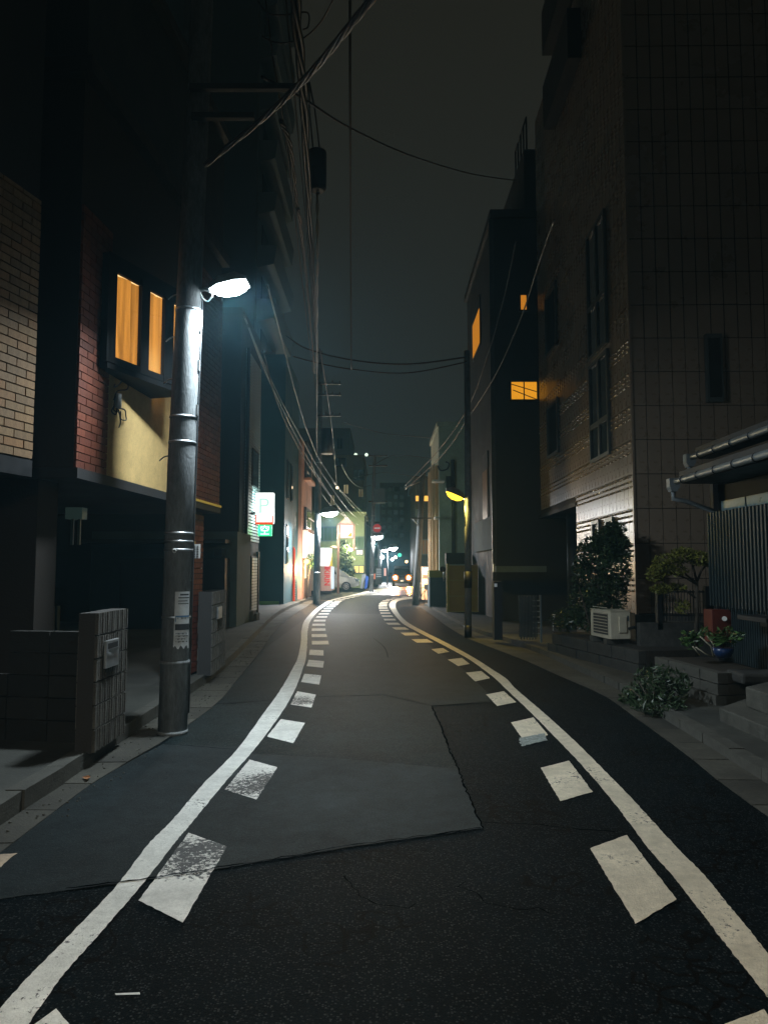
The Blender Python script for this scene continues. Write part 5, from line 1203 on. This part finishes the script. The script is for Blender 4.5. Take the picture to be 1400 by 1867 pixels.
sv = thing('small_vending_machine', at(775, 1095, 36), 'small cream vending machine with a bluish lit window at the bend', 'vending machine')
b_ = quadbox(769, 783, 1033, 1096, 36, .7); MB().box(b_[0], b_[1], 36, 36.7, .1, b_[5]).build('cabinet', M('cream_cabinet', (.6, .42, .28), .5, emit=((1, .6, .3), .22)), sv, .02)
b_ = quadbox(770, 781, 1034, 1047, 35.95, .04); MB().box(*b_).build('lit_window', emitter('bluish_window', (.55, .85, 1), 1.0), sv)
b_ = quadbox(770, 780, 1048, 1055, 35.95, .04); MB().box(*b_).build('lit_tray', emitter('orange_tray', (1, .6, .35), .9), sv)
for k in range(3): MB().box(*quadbox(771, 780, 1036 + k * 3.6, 1037.5 + k * 3.6, 35.93, .015)).build('product_row', M('product_row', (.2, .3, .4), .5, emit=((.2, .4, .9), .3)), sv)
lamp('machine_glow_fill', 'POINT', at(772, 1050, 35.4), (1, .62, .32), 240, .2, parent=sv)  # machine's glow, strengthened to stand in for headlights on the wall

# ------------------------------------------------------------------ planters, air conditioner, old house
A = G(1165, 1243, 0); B = G(985, 1192, 0)
plw = Wall((A.x, A.y), (B.x, B.y))                                   # front of the low planter wall, seen from the street
pw = thing('planter_wall', (A.x, A.y, .05), 'low dark block planter wall under the big bush and air conditioner', 'planter')
hz_ = at(1160, 1195, A.y).z
bme = MB().obox((-.195, -.12, 0), (.39, 0, 0), (0, .12, 0), (0, 0, .178)).mesh('block', m_darkconc)
nb_ = int(plw.len / .4); hcount = 2
for r in range(2):
    for k in range(nb_): inst('block', bme, pw, plw.pt((k + .5 + (.5 if r and k < nb_ - 1 else 0)) * .4 - (.2 if r else 0), .06 + r * .19, random.uniform(-.006, .006)), plw.rot)
MB().wbox(plw, 0, nb_ * .4, .05, .06 + 2 * .19 - .012, -.9, -.125).build('soil_bed', m_soil, pw)
tag(MB().wbox(plw, 0.02, .3, .05, .43, -.98, -.92).build('end_block', m_darkconc, pw))
# air conditioner outdoor unit
q = at(1113, 1172, 11.5); ztop = at(1113, 1117, 11.5).z
ac = thing('air_conditioner', (q.x, q.y, q.z), 'cream air conditioner outdoor unit on the low planter wall', 'air conditioner')
aw = Wall((q.x, q.y), (q.x - .10, q.y + .74)); ad = Wall((q.x + .33, q.y + .06), (q.x, q.y))
hgt = ztop - q.z - .04; base_z = q.z + .05
cor = [Vector((q.x, q.y, base_z)), Vector((q.x + .33, q.y + .06, base_z)), Vector((q.x + .23, q.y + .80, base_z)), Vector((q.x - .10, q.y + .74, base_z))]
MB().prism(cor, (0, 0, hgt)).build('casing', m_acwhite, ac, .012)
MB().prism([c + ZUP * (hgt + .002) + (c - cor[0]) * .02 - (cor[2] - cor[0]) * .012 for c in cor], (0, 0, .018)).build('lid', m_acwhite, ac, .004)
MB().wbox(aw, .09, .62, base_z + .06, base_z + hgt - .03, .001, .008).build('grille', m_dsteel, ac)
for k in range(9): MB().wbox(aw, .09, .62, base_z + .09 + k * .048, base_z + .10 + k * .048, .009, .014).build('grille_bar', m_acwhite, ac)
MB().wbox(ad, .07, .20, base_z + .10, base_z + hgt - .07, .001, .02).build('valve_cover', m_acwhite, ac, .008)
MB().wbox(ad, .03, .055, base_z + .28, base_z + hgt - .06, .0015, .006).build('label_sticker', m_greywall, ac)
for u in (.08, .6): MB().wbox(aw, u, u + .12, q.z - .03, q.z + .05, -.36, .03).build('foot', m_conc, ac)
MB().tube(smooth_poly([ad.pt(.05, base_z + .16, .02), ad.pt(-.05, base_z + .18, .04), ad.pt(-.1, base_z + .1, .03), ad.pt(-.1, base_z - .05, .03)], 5), .022, 8).build('hose', m_black, ac)
# block retaining wall with plants, concrete steps
A = G(1310, 1302, .0); B = G(1200, 1262, .0)
rwl = Wall((A.x, A.y), (B.x, B.y)); zt1 = at(1310, 1226, A.y).z
rt = thing('retaining_wall', (A.x, A.y, .05), 'mossy concrete block retaining wall with potted plants on top', 'wall')
rs_ = MB().obox((-.19, -.12, 0), (.38, 0, 0), (0, .12, 0), (0, 0, .188)).mesh('block', m_conc)
nr = max(1, int((zt1 - .06) / .2)); nk = int(rwl.len / .39) + 1
hr = (zt1 - .08) / 3
for r in range(3):
    for k in range(nk): inst('block', rs_, rt, rwl.pt(.195 + k * .39, .08 + r * hr, random.uniform(-.005, .005) + (.03 if r == 0 else 0)), rwl.rot, (1, 1, (hr - .01) / .188))
rtd = Wall((A.x + .75, A.y + .12), (A.x, A.y))
for r in range(3):
    for k in range(2): inst('block', rs_, rt, rtd.pt(.55 - k * .39, .08 + r * hr, -.004), rtd.rot, (.96, 1, (hr - .01) / .188))
MB().wbox(rwl, .13, nk * .39, .06, zt1 - .02, -1.6, -.125).build('soil_bed', m_soil, rt)
st = thing('concrete_steps', G(1350, 1340, 0), 'two worn concrete steps up to the old house at the right edge', 'steps')
def slab_px(name, pts, z0, z1, mat, root, depth):
    ps_ = [G(x, y, z1) for x, y in pts]; MB().prism([(p.x, p.y, z0) for p in ps_], (0, 0, z1 - z0)).build(name, mat, root, .012)
slab_px('lower_step', [(1310, 1290), (1420, 1335), (1560, 1335), (1440, 1275), (1362, 1272)], .03, .22, m_conc, st, 1)
slab_px('upper_step', [(1358, 1252), (1420, 1272), (1560, 1290), (1560, 1240), (1410, 1240)], .221, .42, m_conc, st, 1)
tag(MB().box(*[*(lambda p: (p.x - .3, p.x + .5))(at(1395, 1240, 8.2)), 8.1, 8.5, .35, at(1380, 1226, 8.2).z]).build('doorstep_stone', m_darkconc, bevel=.03), 'dark rounded doorstep stone above the concrete steps', 'stone')
# old house: corrugated wall, slatted screen, two eaves with gutters
kx = 4.33
kw = Wall((kx, 3.5), (kx, 9.62)); KL_ = kw.len
oh = thing('old_house', (kx + 2, 7, .1), 'old low house at the right edge clad in dark corrugated metal', 'house')
MB().wbox(kw, 0, KL_, .1, 2.95, -6, -.03).build('wall', m_dark, oh)
cm = MB().obox((-.022, -.03, 0), (.03, 0, 0), (0, .045, 0), (0, 0, 1)).mesh('corrugation', m_corr)
z_s0 = kw.hit(1350, 1108)[1]; z_s1 = kw.hit(1330, 932)[1]; zl = .45
for k in range(70): inst('corrugation', cm, oh, kw.pt(KL_ - .02 - k * .055, zl, 0), kw.rot, (1, 1, z_s0 - zl))
ws = MB().wbox(kw, KL_ - 2.2, KL_ - .05, z_s1 - .05, z_s1 + .42, -.03, -.005).build('window_frame', m_bayblk, oh)
for k in range(3): MB().wbox(kw, KL_ - .78 - k * .66, KL_ - .16 - k * .66, z_s1 - .4, kw.hit(1370, 903)[1], -.004, .004).build('window_pane', m_frost, oh)
sm_ = MB().obox((-.017, 0, 0), (.034, 0, 0), (0, .03, 0), (0, 0, 1)).mesh('slat', m_corr)
for k in range(24): inst('slat', sm_, oh, kw.pt(KL_ - .03 - k * .085, z_s0, .10), kw.rot, (1, 1, z_s1 - z_s0 + random.uniform(-.004, .004)))
for z in (z_s0 + .12, z_s1 - .17): MB().wbox(kw, KL_ - 2.3, KL_, z, z + .05, .055, .099).build('slat_rail', m_dsteel, oh)
MB().wbox(kw, KL_ - .06, KL_ + .03, .1, 2.9, -.3, .06).build('corner_post', m_dark, oh)
def eave(zg, xo, y1, name, ext):
    MB().prism([(kx - xo + .06, y1 + ext, zg + .06), (kx + 1.2, y1 + ext, zg + .42), (kx + 1.2, 2.5, zg + .42), (kx - xo + .06, 2.5, zg + .06)], (0, 0, .07)).build('eave_roof', m_roof, oh)
    MB().box(kx - xo + .08, kx + .02, 2.5, y1 + ext - .05, zg - .03, zg + .05).build('eave_board', m_black, oh)
A = at(1232, 878, 9.3); B = at(1262, 833, 9.75)
for (E, nm) in ((A, 'lower'), (B, 'upper')):
    xo = kx - E.x
    eave(E.z, xo, E.y, nm, .05)
    MB().tube([Vector((E.x, E.y, E.z)), Vector((E.x, 2.5, E.z + .02))], .042, 12).build('gutter', m_gutterpipe, oh)
    for k in range(11):
        c = Vector((E.x, E.y - .22 - k * .45, E.z)); MB().torus(c, (0, 1, 0), .044, .007, 14, 5).build('gutter_strap', m_black, oh)
    c = Vector((E.x, E.y + .06, E.z - .03))
    MB().prism([c + Vector((-.06, 0, .08)), c + Vector((.07, 0, .08)), c + Vector((.07, 0, -.03)), c + Vector((.035, 0, -.09)), c + Vector((-.035, 0, -.09)), c + Vector((-.06, 0, -.03))], (0, .11, 0)).build('hopper', m_gutterpipe, oh)
    if nm == 'lower':
        d0 = c + Vector((0, .05, -.08)); D1 = at(1238, 910, 9.35); D2 = at(1306, 934, 9.6)
        MB().tube([d0, d0 - ZUP * .10, D1.lerp(D2, .12), D2, D2 + Vector((.01, .01, -.05)), Vector((D2.x + .01, D2.y + .02, .6))], .03, 10).build('downpipe', m_gutterpipe, oh)
        MB().cyl(D2 + ZUP * -.03, D2 - ZUP * .15, .036, seg=10).build('pipe_socket', m_white, oh)
    else: MB().cyl(c + Vector((0, .05, -.08)), c + Vector((0, .05, -.2)), .03, seg=10).build('outlet', m_gutterpipe, oh)
MB().wbox(kw, KL_ - 1.75, KL_ - 1.1, z_s0 - .10, z_s0 - .05, .02, .30).build('small_hood', m_black, oh)
q = at(1390, 1133, 8.2); dbb = thing('door_bell', (kx, 8.4, q.z), 'small amber lit door bell on the old house wall', 'door bell')
MB().box(kx - .07, kx - .03, 8.30, 8.46, q.z - .07, q.z + .06).build('box', m_dsteel, dbb); MB().box(kx - .078, kx - .071, 8.345, 8.375, q.z - .02, q.z + .03).build('lit_button', emitter('amber_button', (1, .62, .08), .9), dbb)
# iron fence behind the small tree
fe = thing('iron_fence', (4.2, 11.2, .8), 'black iron bar fence on a concrete base in front of the tiled side wall', 'fence')
Yi = 11.3
x0_, x1_ = at(1170, 0, Yi).x, at(1310, 0, Yi).x; z0_, z1_ = at(0, 1136, Yi).z, at(0, 1076, Yi).z
MB().box(x0_ - .3, x1_ + .1, Yi, Yi + .15, .1, z0_).build('base_wall', m_darkconc, fe)
MB().box(x0_, x1_, Yi + .06, Yi + .08, z0_ + .01, z0_ + .03).build('sill_rail', m_conc, fe)
for k in range(26):
    x = x0_ + (k + .5) * (x1_ - x0_) / 26; MB().box(x - .006, x + .006, Yi + .06, Yi + .072, z0_ + .03, z1_).build('bar', m_black, fe)
for z in (z0_ + .10, z1_ - .04): MB().box(x0_, x1_, Yi + .055, Yi + .085, z, z + .025).build('rail', m_black, fe)
for px in (1171, 1254): MB().box(at(px - 4, 0, Yi).x, at(px + 4, 0, Yi).x, Yi + .0, Yi + .10, z0_ - .1, z1_ + .06).build('post', m_black, fe)
MB().box(at(1262, 0, Yi).x, x1_, Yi + .1, Yi + .13, z0_ + .05, z1_ - .06).build('dark_panel', m_black, fe)
# red meter box
mb_ = thing('meter_box', at(1317, 1165, 9.4), 'rusty red metal box beside the potted plants', 'box')
A = at(1297, 1112, 9.3); B = at(1336, 1172, 9.3); MB().box(A.x, B.x, 9.3, 9.55, B.z, A.z).build('cabinet', m_rust, mb_, .006)
MB().cyl(at(1320, 1128, 9.295), at(1320, 1128, 9.28), .03, seg=12).build('dial', m_white, mb_); MB().box(at(1299, 0, 9.3).x, at(1303, 0, 9.3).x, 9.28, 9.295, at(0, 1140, 9.3).z, at(0, 1133, 9.3).z).build('sticker', m_greywall, mb_)
# vegetation
def leaves(mb, c, r, n, s, flat=.6, droop=0.0, aspect=.45):
    c = Vector(c)
    for k in range(n):
        while True:
            p = Vector((random.uniform(-1, 1), random.uniform(-1, 1), random.uniform(-1, 1)))
            if .15 < p.length < 1: break
        p = Vector((p.x * r[0], p.y * r[1], p.z * r[2])) + c
        a = Vector((random.gauss(0, 1), random.gauss(0, 1), random.gauss(0, flat) - droop)).normalized(); b = a.cross(Vector((random.gauss(0, .4), random.gauss(0, .4), 1))).normalized()
        L = s * random.uniform(.4, 1.5); w = L * aspect; nrm = a.cross(b) * (L * .12)
        i = len(mb.v); mb.v += [p - a * L * .5, p + b * w * .5 + nrm, p + a * L * .5, p - b * w * .5 + nrm, p]
        mb.f += [(i, i + 1, i + 4), (i + 1, i + 2, i + 4), (i + 2, i + 3, i + 4), (i + 3, i, i + 4)]; mb.sm += [False] * 4
bush = thing('camellia_bush', at(1095, 1170, 12.3), 'big dark leafy bush on the planter in front of the tiled building', 'bush')
Lf = MB()
for (px, py, Y, rx, rz, n) in ((1110, 990, 12.2, .30, .28, 520), (1085, 1010, 12.4, .34, .32, 520), (1120, 1035, 12.0, .27, .38, 520), (1075, 1060, 12.6, .33, .36, 520), (1105, 1085, 12.2, .36, .34, 620), (1062, 1095, 12.9, .28, .34, 360), (1130, 1000, 12.1, .16, .25, 220), (1060, 1035, 12.9, .16, .22, 120), (1070, 1125, 12.8, .34, .25, 320), (1030, 1130, 13.5, .3, .22, 260), (1120, 965, 12.1, .18, .13, 140)):
    leaves(Lf, at(px, py, Y), (rx, .32, rz), n * 2, .085)
Lf.build('foliage', m_leaf, bush)
br = MB()
for k in range(7):
    a = at(1085 + k * 6, 1172, 12.3 + .1 * sin(k)); b = at(1050 + k * 13, 1050 - (k % 3) * 30, 12.3 + .2 * cos(k)); br.tube([a, a.lerp(b, .5) + Vector((.05 * sin(k * 2), .05, 0)), b], [.018, .013, .006], 6)
br.build('stems', m_bark, bush)
tr = thing('small_tree', at(1268, 1150, 10.5), 'small spreading tree with yellowish green crown behind the iron fence', 'tree')
Y = 10.5; tk = MB()
tk.tube([at(1268, 1180, Y), at(1270, 1120, Y), at(1269, 1060, Y)], [.035, .03, .025], 8)
for e_ in (((1269, 1065), (1252, 1055), (1225, 1045), (1200, 1035)), ((1269, 1062), (1278, 1040), (1295, 1022)), ((1266, 1060), (1250, 1048), (1240, 1025)), ((1270, 1062), (1262, 1030), (1258, 1010)), ((1268, 1090), (1245, 1075), (1215, 1072))): tk.tube([at(x, y, Y + .05 * k) for k, (x, y) in enumerate(e_)], [.02, .015, .01, .006][:len(e_)], 6)
tk.build('trunk', m_bark, tr)
cr = MB()
for (px, py, rx, rz, n) in ((1215, 1025, .20, .13, 300), (1245, 1012, .22, .12, 380), (1275, 1018, .16, .11, 260), (1195, 1045, .12, .13, 170), (1292, 1025, .08, .07, 70), (1230, 1040, .18, .08, 150), (1205, 1073, .16, .08, 210), (1232, 1070, .13, .06, 110), (1243, 1105, .10, .12, 110)):
    leaves(cr, at(px, py, Y + random.uniform(-.2, .2)), (rx, .22, rz), int(n * 1.6), .055)
cr.build('crown', m_leaf2, tr)
lsb = thing('low_shrub', G(1195, 1300, .03), 'low dark shrub spilling over the right gutter', 'shrub')
cr = MB()
for (px, py, Y, rx, rz, n) in ((1195, 1245, 8.6, .26, .22, 420), (1165, 1265, 8.8, .20, .15, 260), (1220, 1262, 8.4, .20, .17, 280), (1200, 1285, 8.2, .3, .1, 320), (1150, 1275, 8.9, .14, .1, 120), (1240, 1240, 8.5, .10, .14, 100)): leaves(cr, at(px, py, Y), (rx, .25, rz), n, .085, .8, aspect=.28)
cr.build('foliage', m_leaf, lsb)
br = MB()
for k in range(8): a = G(1195, 1300, .03); br.tube([a, at(1150 + k * 13, 1255 - 15 * (k % 2), 8.5)], [.012, .005], 5)
br.build('stems', m_bark, lsb)
fn = MB(); leaves(fn, at(1275, 1310, 7.9), (.2, .15, .06), 160, .05); tag(fn.build('weed_clump', m_leaf3), 'small green weed clump at the foot of the retaining wall', 'weeds')
sp_ = G(1226, 1312, .0); tag(MB().tube([sp_, sp_ + ZUP * .05, sp_ + Vector((.005, 0, .11))], [.035, .03, .034], 10).build('stone_peg', m_conc), 'short pale stone peg standing by the low shrub', 'peg')
pt = thing('potted_plant', at(1315, 1190, 8.6), 'leafy plant in a round blue glazed pot on the retaining wall', 'potted plant')
c = at(1318, 1199, 8.45); MB().tube([c, c + ZUP * .05, c + ZUP * .11], [.07, .10, .115], 16).build('pot', m_bluepot, pt)
cr = MB(); leaves(cr, c + Vector((.06, 0, .25)), (.17, .14, .10), 130, .09, .5, aspect=.35); leaves(cr, c + Vector((-.06, 0, .2)), (.09, .1, .07), 50, .08, .5); cr.build('foliage', m_leaf3, pt)
MB().tube([c + ZUP * .1, c + Vector((.02, 0, .2)), c + Vector((.06, 0, .3))], .012, 6).build('stem', m_bark, pt)
p2_ = thing('leafy_plant', at(1258, 1195, 9.2), 'bright green leafy plant left of the blue pot on the retaining wall', 'plant')
cr = MB(); leaves(cr, at(1260, 1165, 9.2), (.13, .12, .12), 150, .085, .5, aspect=.35); leaves(cr, at(1285, 1152, 9.3), (.08, .1, .06), 40, .07, .5); cr.build('foliage', m_leaf3, p2_)
br = MB()
for e_ in (((1275, 1160), (1295, 1178), (1300, 1200)), ((1268, 1180), (1285, 1192), (1300, 1198)), ((1262, 1178), (1275, 1195)), ((1288, 1158), (1300, 1175), (1302, 1195))): br.tube([at(x, y, 9.0) for x, y in e_], .008, 5)
br.build('stems', M('pale_stem', (.35, .33, .24), .7), p2_)
ftree = thing('shop_tree', at(632, 1060, 57), 'dark tree beside the green shop building behind the white minivan', 'tree')
cr = MB()
for (px, py, rx, rz, n) in ((627, 1000, .6, .7, 260), (630, 1025, .7, .8, 300), (636, 1045, .6, .6, 220), (622, 1045, .4, .7, 160)): leaves(cr, at(px, py, 57), (rx, .5, rz), n, .24)
cr.build('crown', m_leaf, ftree); MB().tube([(at(632, 0, 57).x, 57, 0), at(632, 1010, 57)], [.1, .05], 8).build('trunk', m_bark, ftree)
pk = thing('potted_shrub', at(566, 1030, 36.6), 'small shrub with white flowers beside the salmon house corner', 'shrub')
cr = MB(); leaves(cr, at(567, 1022, 36.6), (.28, .22, .4), 200, .11); cr.build('foliage', m_leaf3, pk); MB().tube([(at(567, 0, 36.6).x, 36.6, .1), at(567, 1020, 36.6)], [.05, .03], 6).build('stem', m_bark, pk)

# ------------------------------------------------------------------ overhead wires
def wire(label, pts, r, mat=m_wire, strands=1, group='overhead cables', name='overhead_cable', tw=0.0):
    P_ = smooth_poly([at(*p) for p in pts], 10)
    if strands == 1: o = MB().tube(P_, r, 6).build(name, mat)
    else:
        mb = MB()
        for s in range(strands):
            q = []
            for k, p in enumerate(P_):
                th = 2 * pi * s / strands + k * tw; q.append(p + Vector((cos(th), 0, sin(th))) * r * 1.25)
            mb.tube(q, r, 6)
        o = mb.build(name, mat)
    return tag(o, label, 'cable', group)
wire('thick lashed cable bundle sloping from the top centre to the near pole', [(700, -30, 4.4), (640, 45, 4.8), (560, 140, 5.6), (480, 215, 6.4), (375, 300, 7.0)], .014, m_gwire, 4, tw=.5)
wire('straight cable running up the middle of the sky', [(638, -40, 7.5), (638.5, 200, 9.5), (639.5, 450, 14), (640.5, 674, 20.4)], .016)
wire('upper of the two cables sagging across the street', [(522, 612, 24), (560, 636, 22.5), (640, 656, 20.3), (740, 664, 18.5), (850, 651, 17.2)], .022)
wire('lower of the two cables sagging across the street', [(535, 650, 24), (580, 662, 22.5), (640, 673, 20.5), (740, 680, 18.6), (850, 660, 17.2)], .018)
wire('cable sagging from the near pole arm across to the dark house roof', [(478, 140, 7.0), (550, 178, 8), (640, 234, 11), (750, 284, 15), (860, 317, 20), (940, 329, 23.4)], .016)
wire('thick dark cable bundle coming overhead down to the transformer pole', [(537, -60, 5.2), (541, 40, 5.8), (552, 150, 6.8), (557, 250, 8.2), (566, 420, 12), (574, 560, 18), (580, 660, b2.y)], .022, m_wire, 3, tw=.3)
wire('thin cable left of the thick overhead bundle', [(482, -20, 6.2), (497, 100, 6.9), (522, 260, 8.6), (545, 460, 13), (566, 640, 22), (577, 720, b2.y)], .009)
wire('second thin cable beside the thick overhead bundle', [(520, -20, 6.2), (532, 120, 7.2), (544, 250, 8.8), (562, 460, 13.5), (575, 640, 23), (580, 705, b2.y)], .009)
wire('knotted cable hanging from the short pole arm', [(512, 220, 7.1), (530, 270, 7.8), (541, 370, 9.6), (546, 400, 10.2), (560, 520, 14.5), (574, 680, 24)], .013, m_wire, 3, tw=.7)
wire('loop of slack cable at the top left of the sky', [(470, 2, 6.6), (490, 24, 6.7), (520, 27, 6.8), (560, 23, 7), (562, 48, 7), (552, 54, 7)], .008)
wire('slack service cable rising to the top of the picture', [(478, 66, 6.7), (505, 78, 6.8), (550, 71, 6.8), (585, 40, 6.5), (612, -10, 6)], .008)
tc_ = thing('cable_closure', at(578, 350, 11), 'dark cylindrical cable closure hanging from the overhead cables', 'cable closure')
c0, c1 = at(578.5, 345, 11), at(578.5, 280, 11)
MB().tube([c0 - ZUP * .03, c0 + ZUP * .02, c1, c1 + ZUP * .02], [.10, .14, .145, .10], 18).build('casing', m_dsteel, tc_)
MB().torus(c1 + ZUP * .02, (0, 0, 1), .13, .012, 18, 5).build('rim', m_dsteel, tc_)
for dx in (-.06, .04): MB().tube([c1 + Vector((dx, 0, .02)), at(570 + dx * 100, 200, 10.4), at(564, 150, 9.8)], .012, 5).build('hanger', m_wire, tc_)
wire('twisted bright cable dropping below the closure', [(579, 350, 11), (579, 450, 12.5), (578, 560, 16), (578, 690, 23), (577.5, 835, b2.y)], .013, m_gwire, 2, tw=.9)
for k, (lab, pts, r, mt) in enumerate((
    ('bright cable under the near lamp running down the left side', [(445, 575, 8.4), (478, 655, 10.5), (510, 725, 13.5), (545, 790, 18), (590, 868, 27), (640, 935, 42), (676, 962, 53)], .011, m_gwire),
    ('cable close below the bright left side cable', [(452, 592, 8.4), (480, 668, 10.5), (507, 728, 13.2), (540, 795, 18), (582, 872, 27), (630, 945, 42)], .012, m_gwire),
    ('lashed cable third in the left side run', [(480, 640, 10), (506, 735, 13), (536, 800, 18), (570, 860, 25), (610, 915, 36), (645, 958, 47)], .013, m_wire),
    ('cable curving from the sky edge to the transformer pole foot', [(488, 520, 8), (514, 620, 10.5), (540, 720, 15), (562, 790, 21), (590, 850, 30), (640, 920, 48), (676, 955, 53)], .012, m_gwire),
    ('long cable from the crossing wires down to the hanging bulb', [(583, 636, 20), (597, 720, 24), (607, 800, 32), (614, 885, 44)], .014, m_gwire),
    ('short far cable sloping to the grey pole', [(622, 846, 40), (636, 872, 46), (655, 888, 52), (676, 885, 53)], .02, m_gwire),
    ('yellow lit cable running to the green building corner', [(606, 878, 40), (632, 905, 46), (656, 930, 52), (676, 948, 53)], .018, m_gwire),
    ('low cable above the gabled sign', [(575, 880, 34), (600, 918, 40), (632, 945, Yg), (655, 958, 53)], .015, m_wire))):
    wire(lab, pts, r, mt)
wire('left of the two bright cables on the right side of the street', [(940, 440, 13.5), (918, 545, 15.5), (888, 650, 18), (852, 745, 21.5), (800, 820, 26.5), (738, 886, 32.6)], .014, m_gwire)
wire('right of the two bright cables on the right side of the street', [(1010, 400, 10.5), (982, 480, 12.5), (950, 578, 15), (905, 680, 18), (858, 755, 21.5), (806, 830, 26.5), (738, 893, 32.6)], .015, m_gwire)
wire('thin far cable across the sky above the grey pole', [(640, 872, 55), (700, 862, 60), (790, 875, 45)], .02)
wire('thin far cable high above the grey pole', [(624, 770, 33), (700, 790, 50), (800, 800, 35)], .018)
wire('far cable from the grey pole to the far right', [(678, 850, 53), (720, 830, 58), (800, 838, 45)], .02)

tag(MB().face([G(210, 1811, .009), G(255, 1809, .012), G(256, 1813, .010), G(212, 1814, .009)]).build('paper_scrap', m_paper), 'thin pale paper scrap lying on the near road, lower left', 'litter')

# ------------------------------------------------------------------ haze volume added for lamp bloom, tinted to cool the shadows
hm = bpy.data.materials.new('bloom_haze'); hm.use_nodes = True; n_ = hm.node_tree; n_.nodes.clear()
o_ = n_.nodes.new('ShaderNodeOutputMaterial'); v_ = n_.nodes.new('ShaderNodeVolumePrincipled')
v_.inputs['Color'].default_value = (.38, .78, 1.0, 1); v_.inputs['Density'].default_value = 0.0023; v_.inputs['Anisotropy'].default_value = .35
n_.links.new(v_.outputs[0], o_.inputs['Volume'])
hz = MB().box(-450, 450, -80, 950, -1.05, 48).build('haze', hm); hz['kind'] = 'stuff'
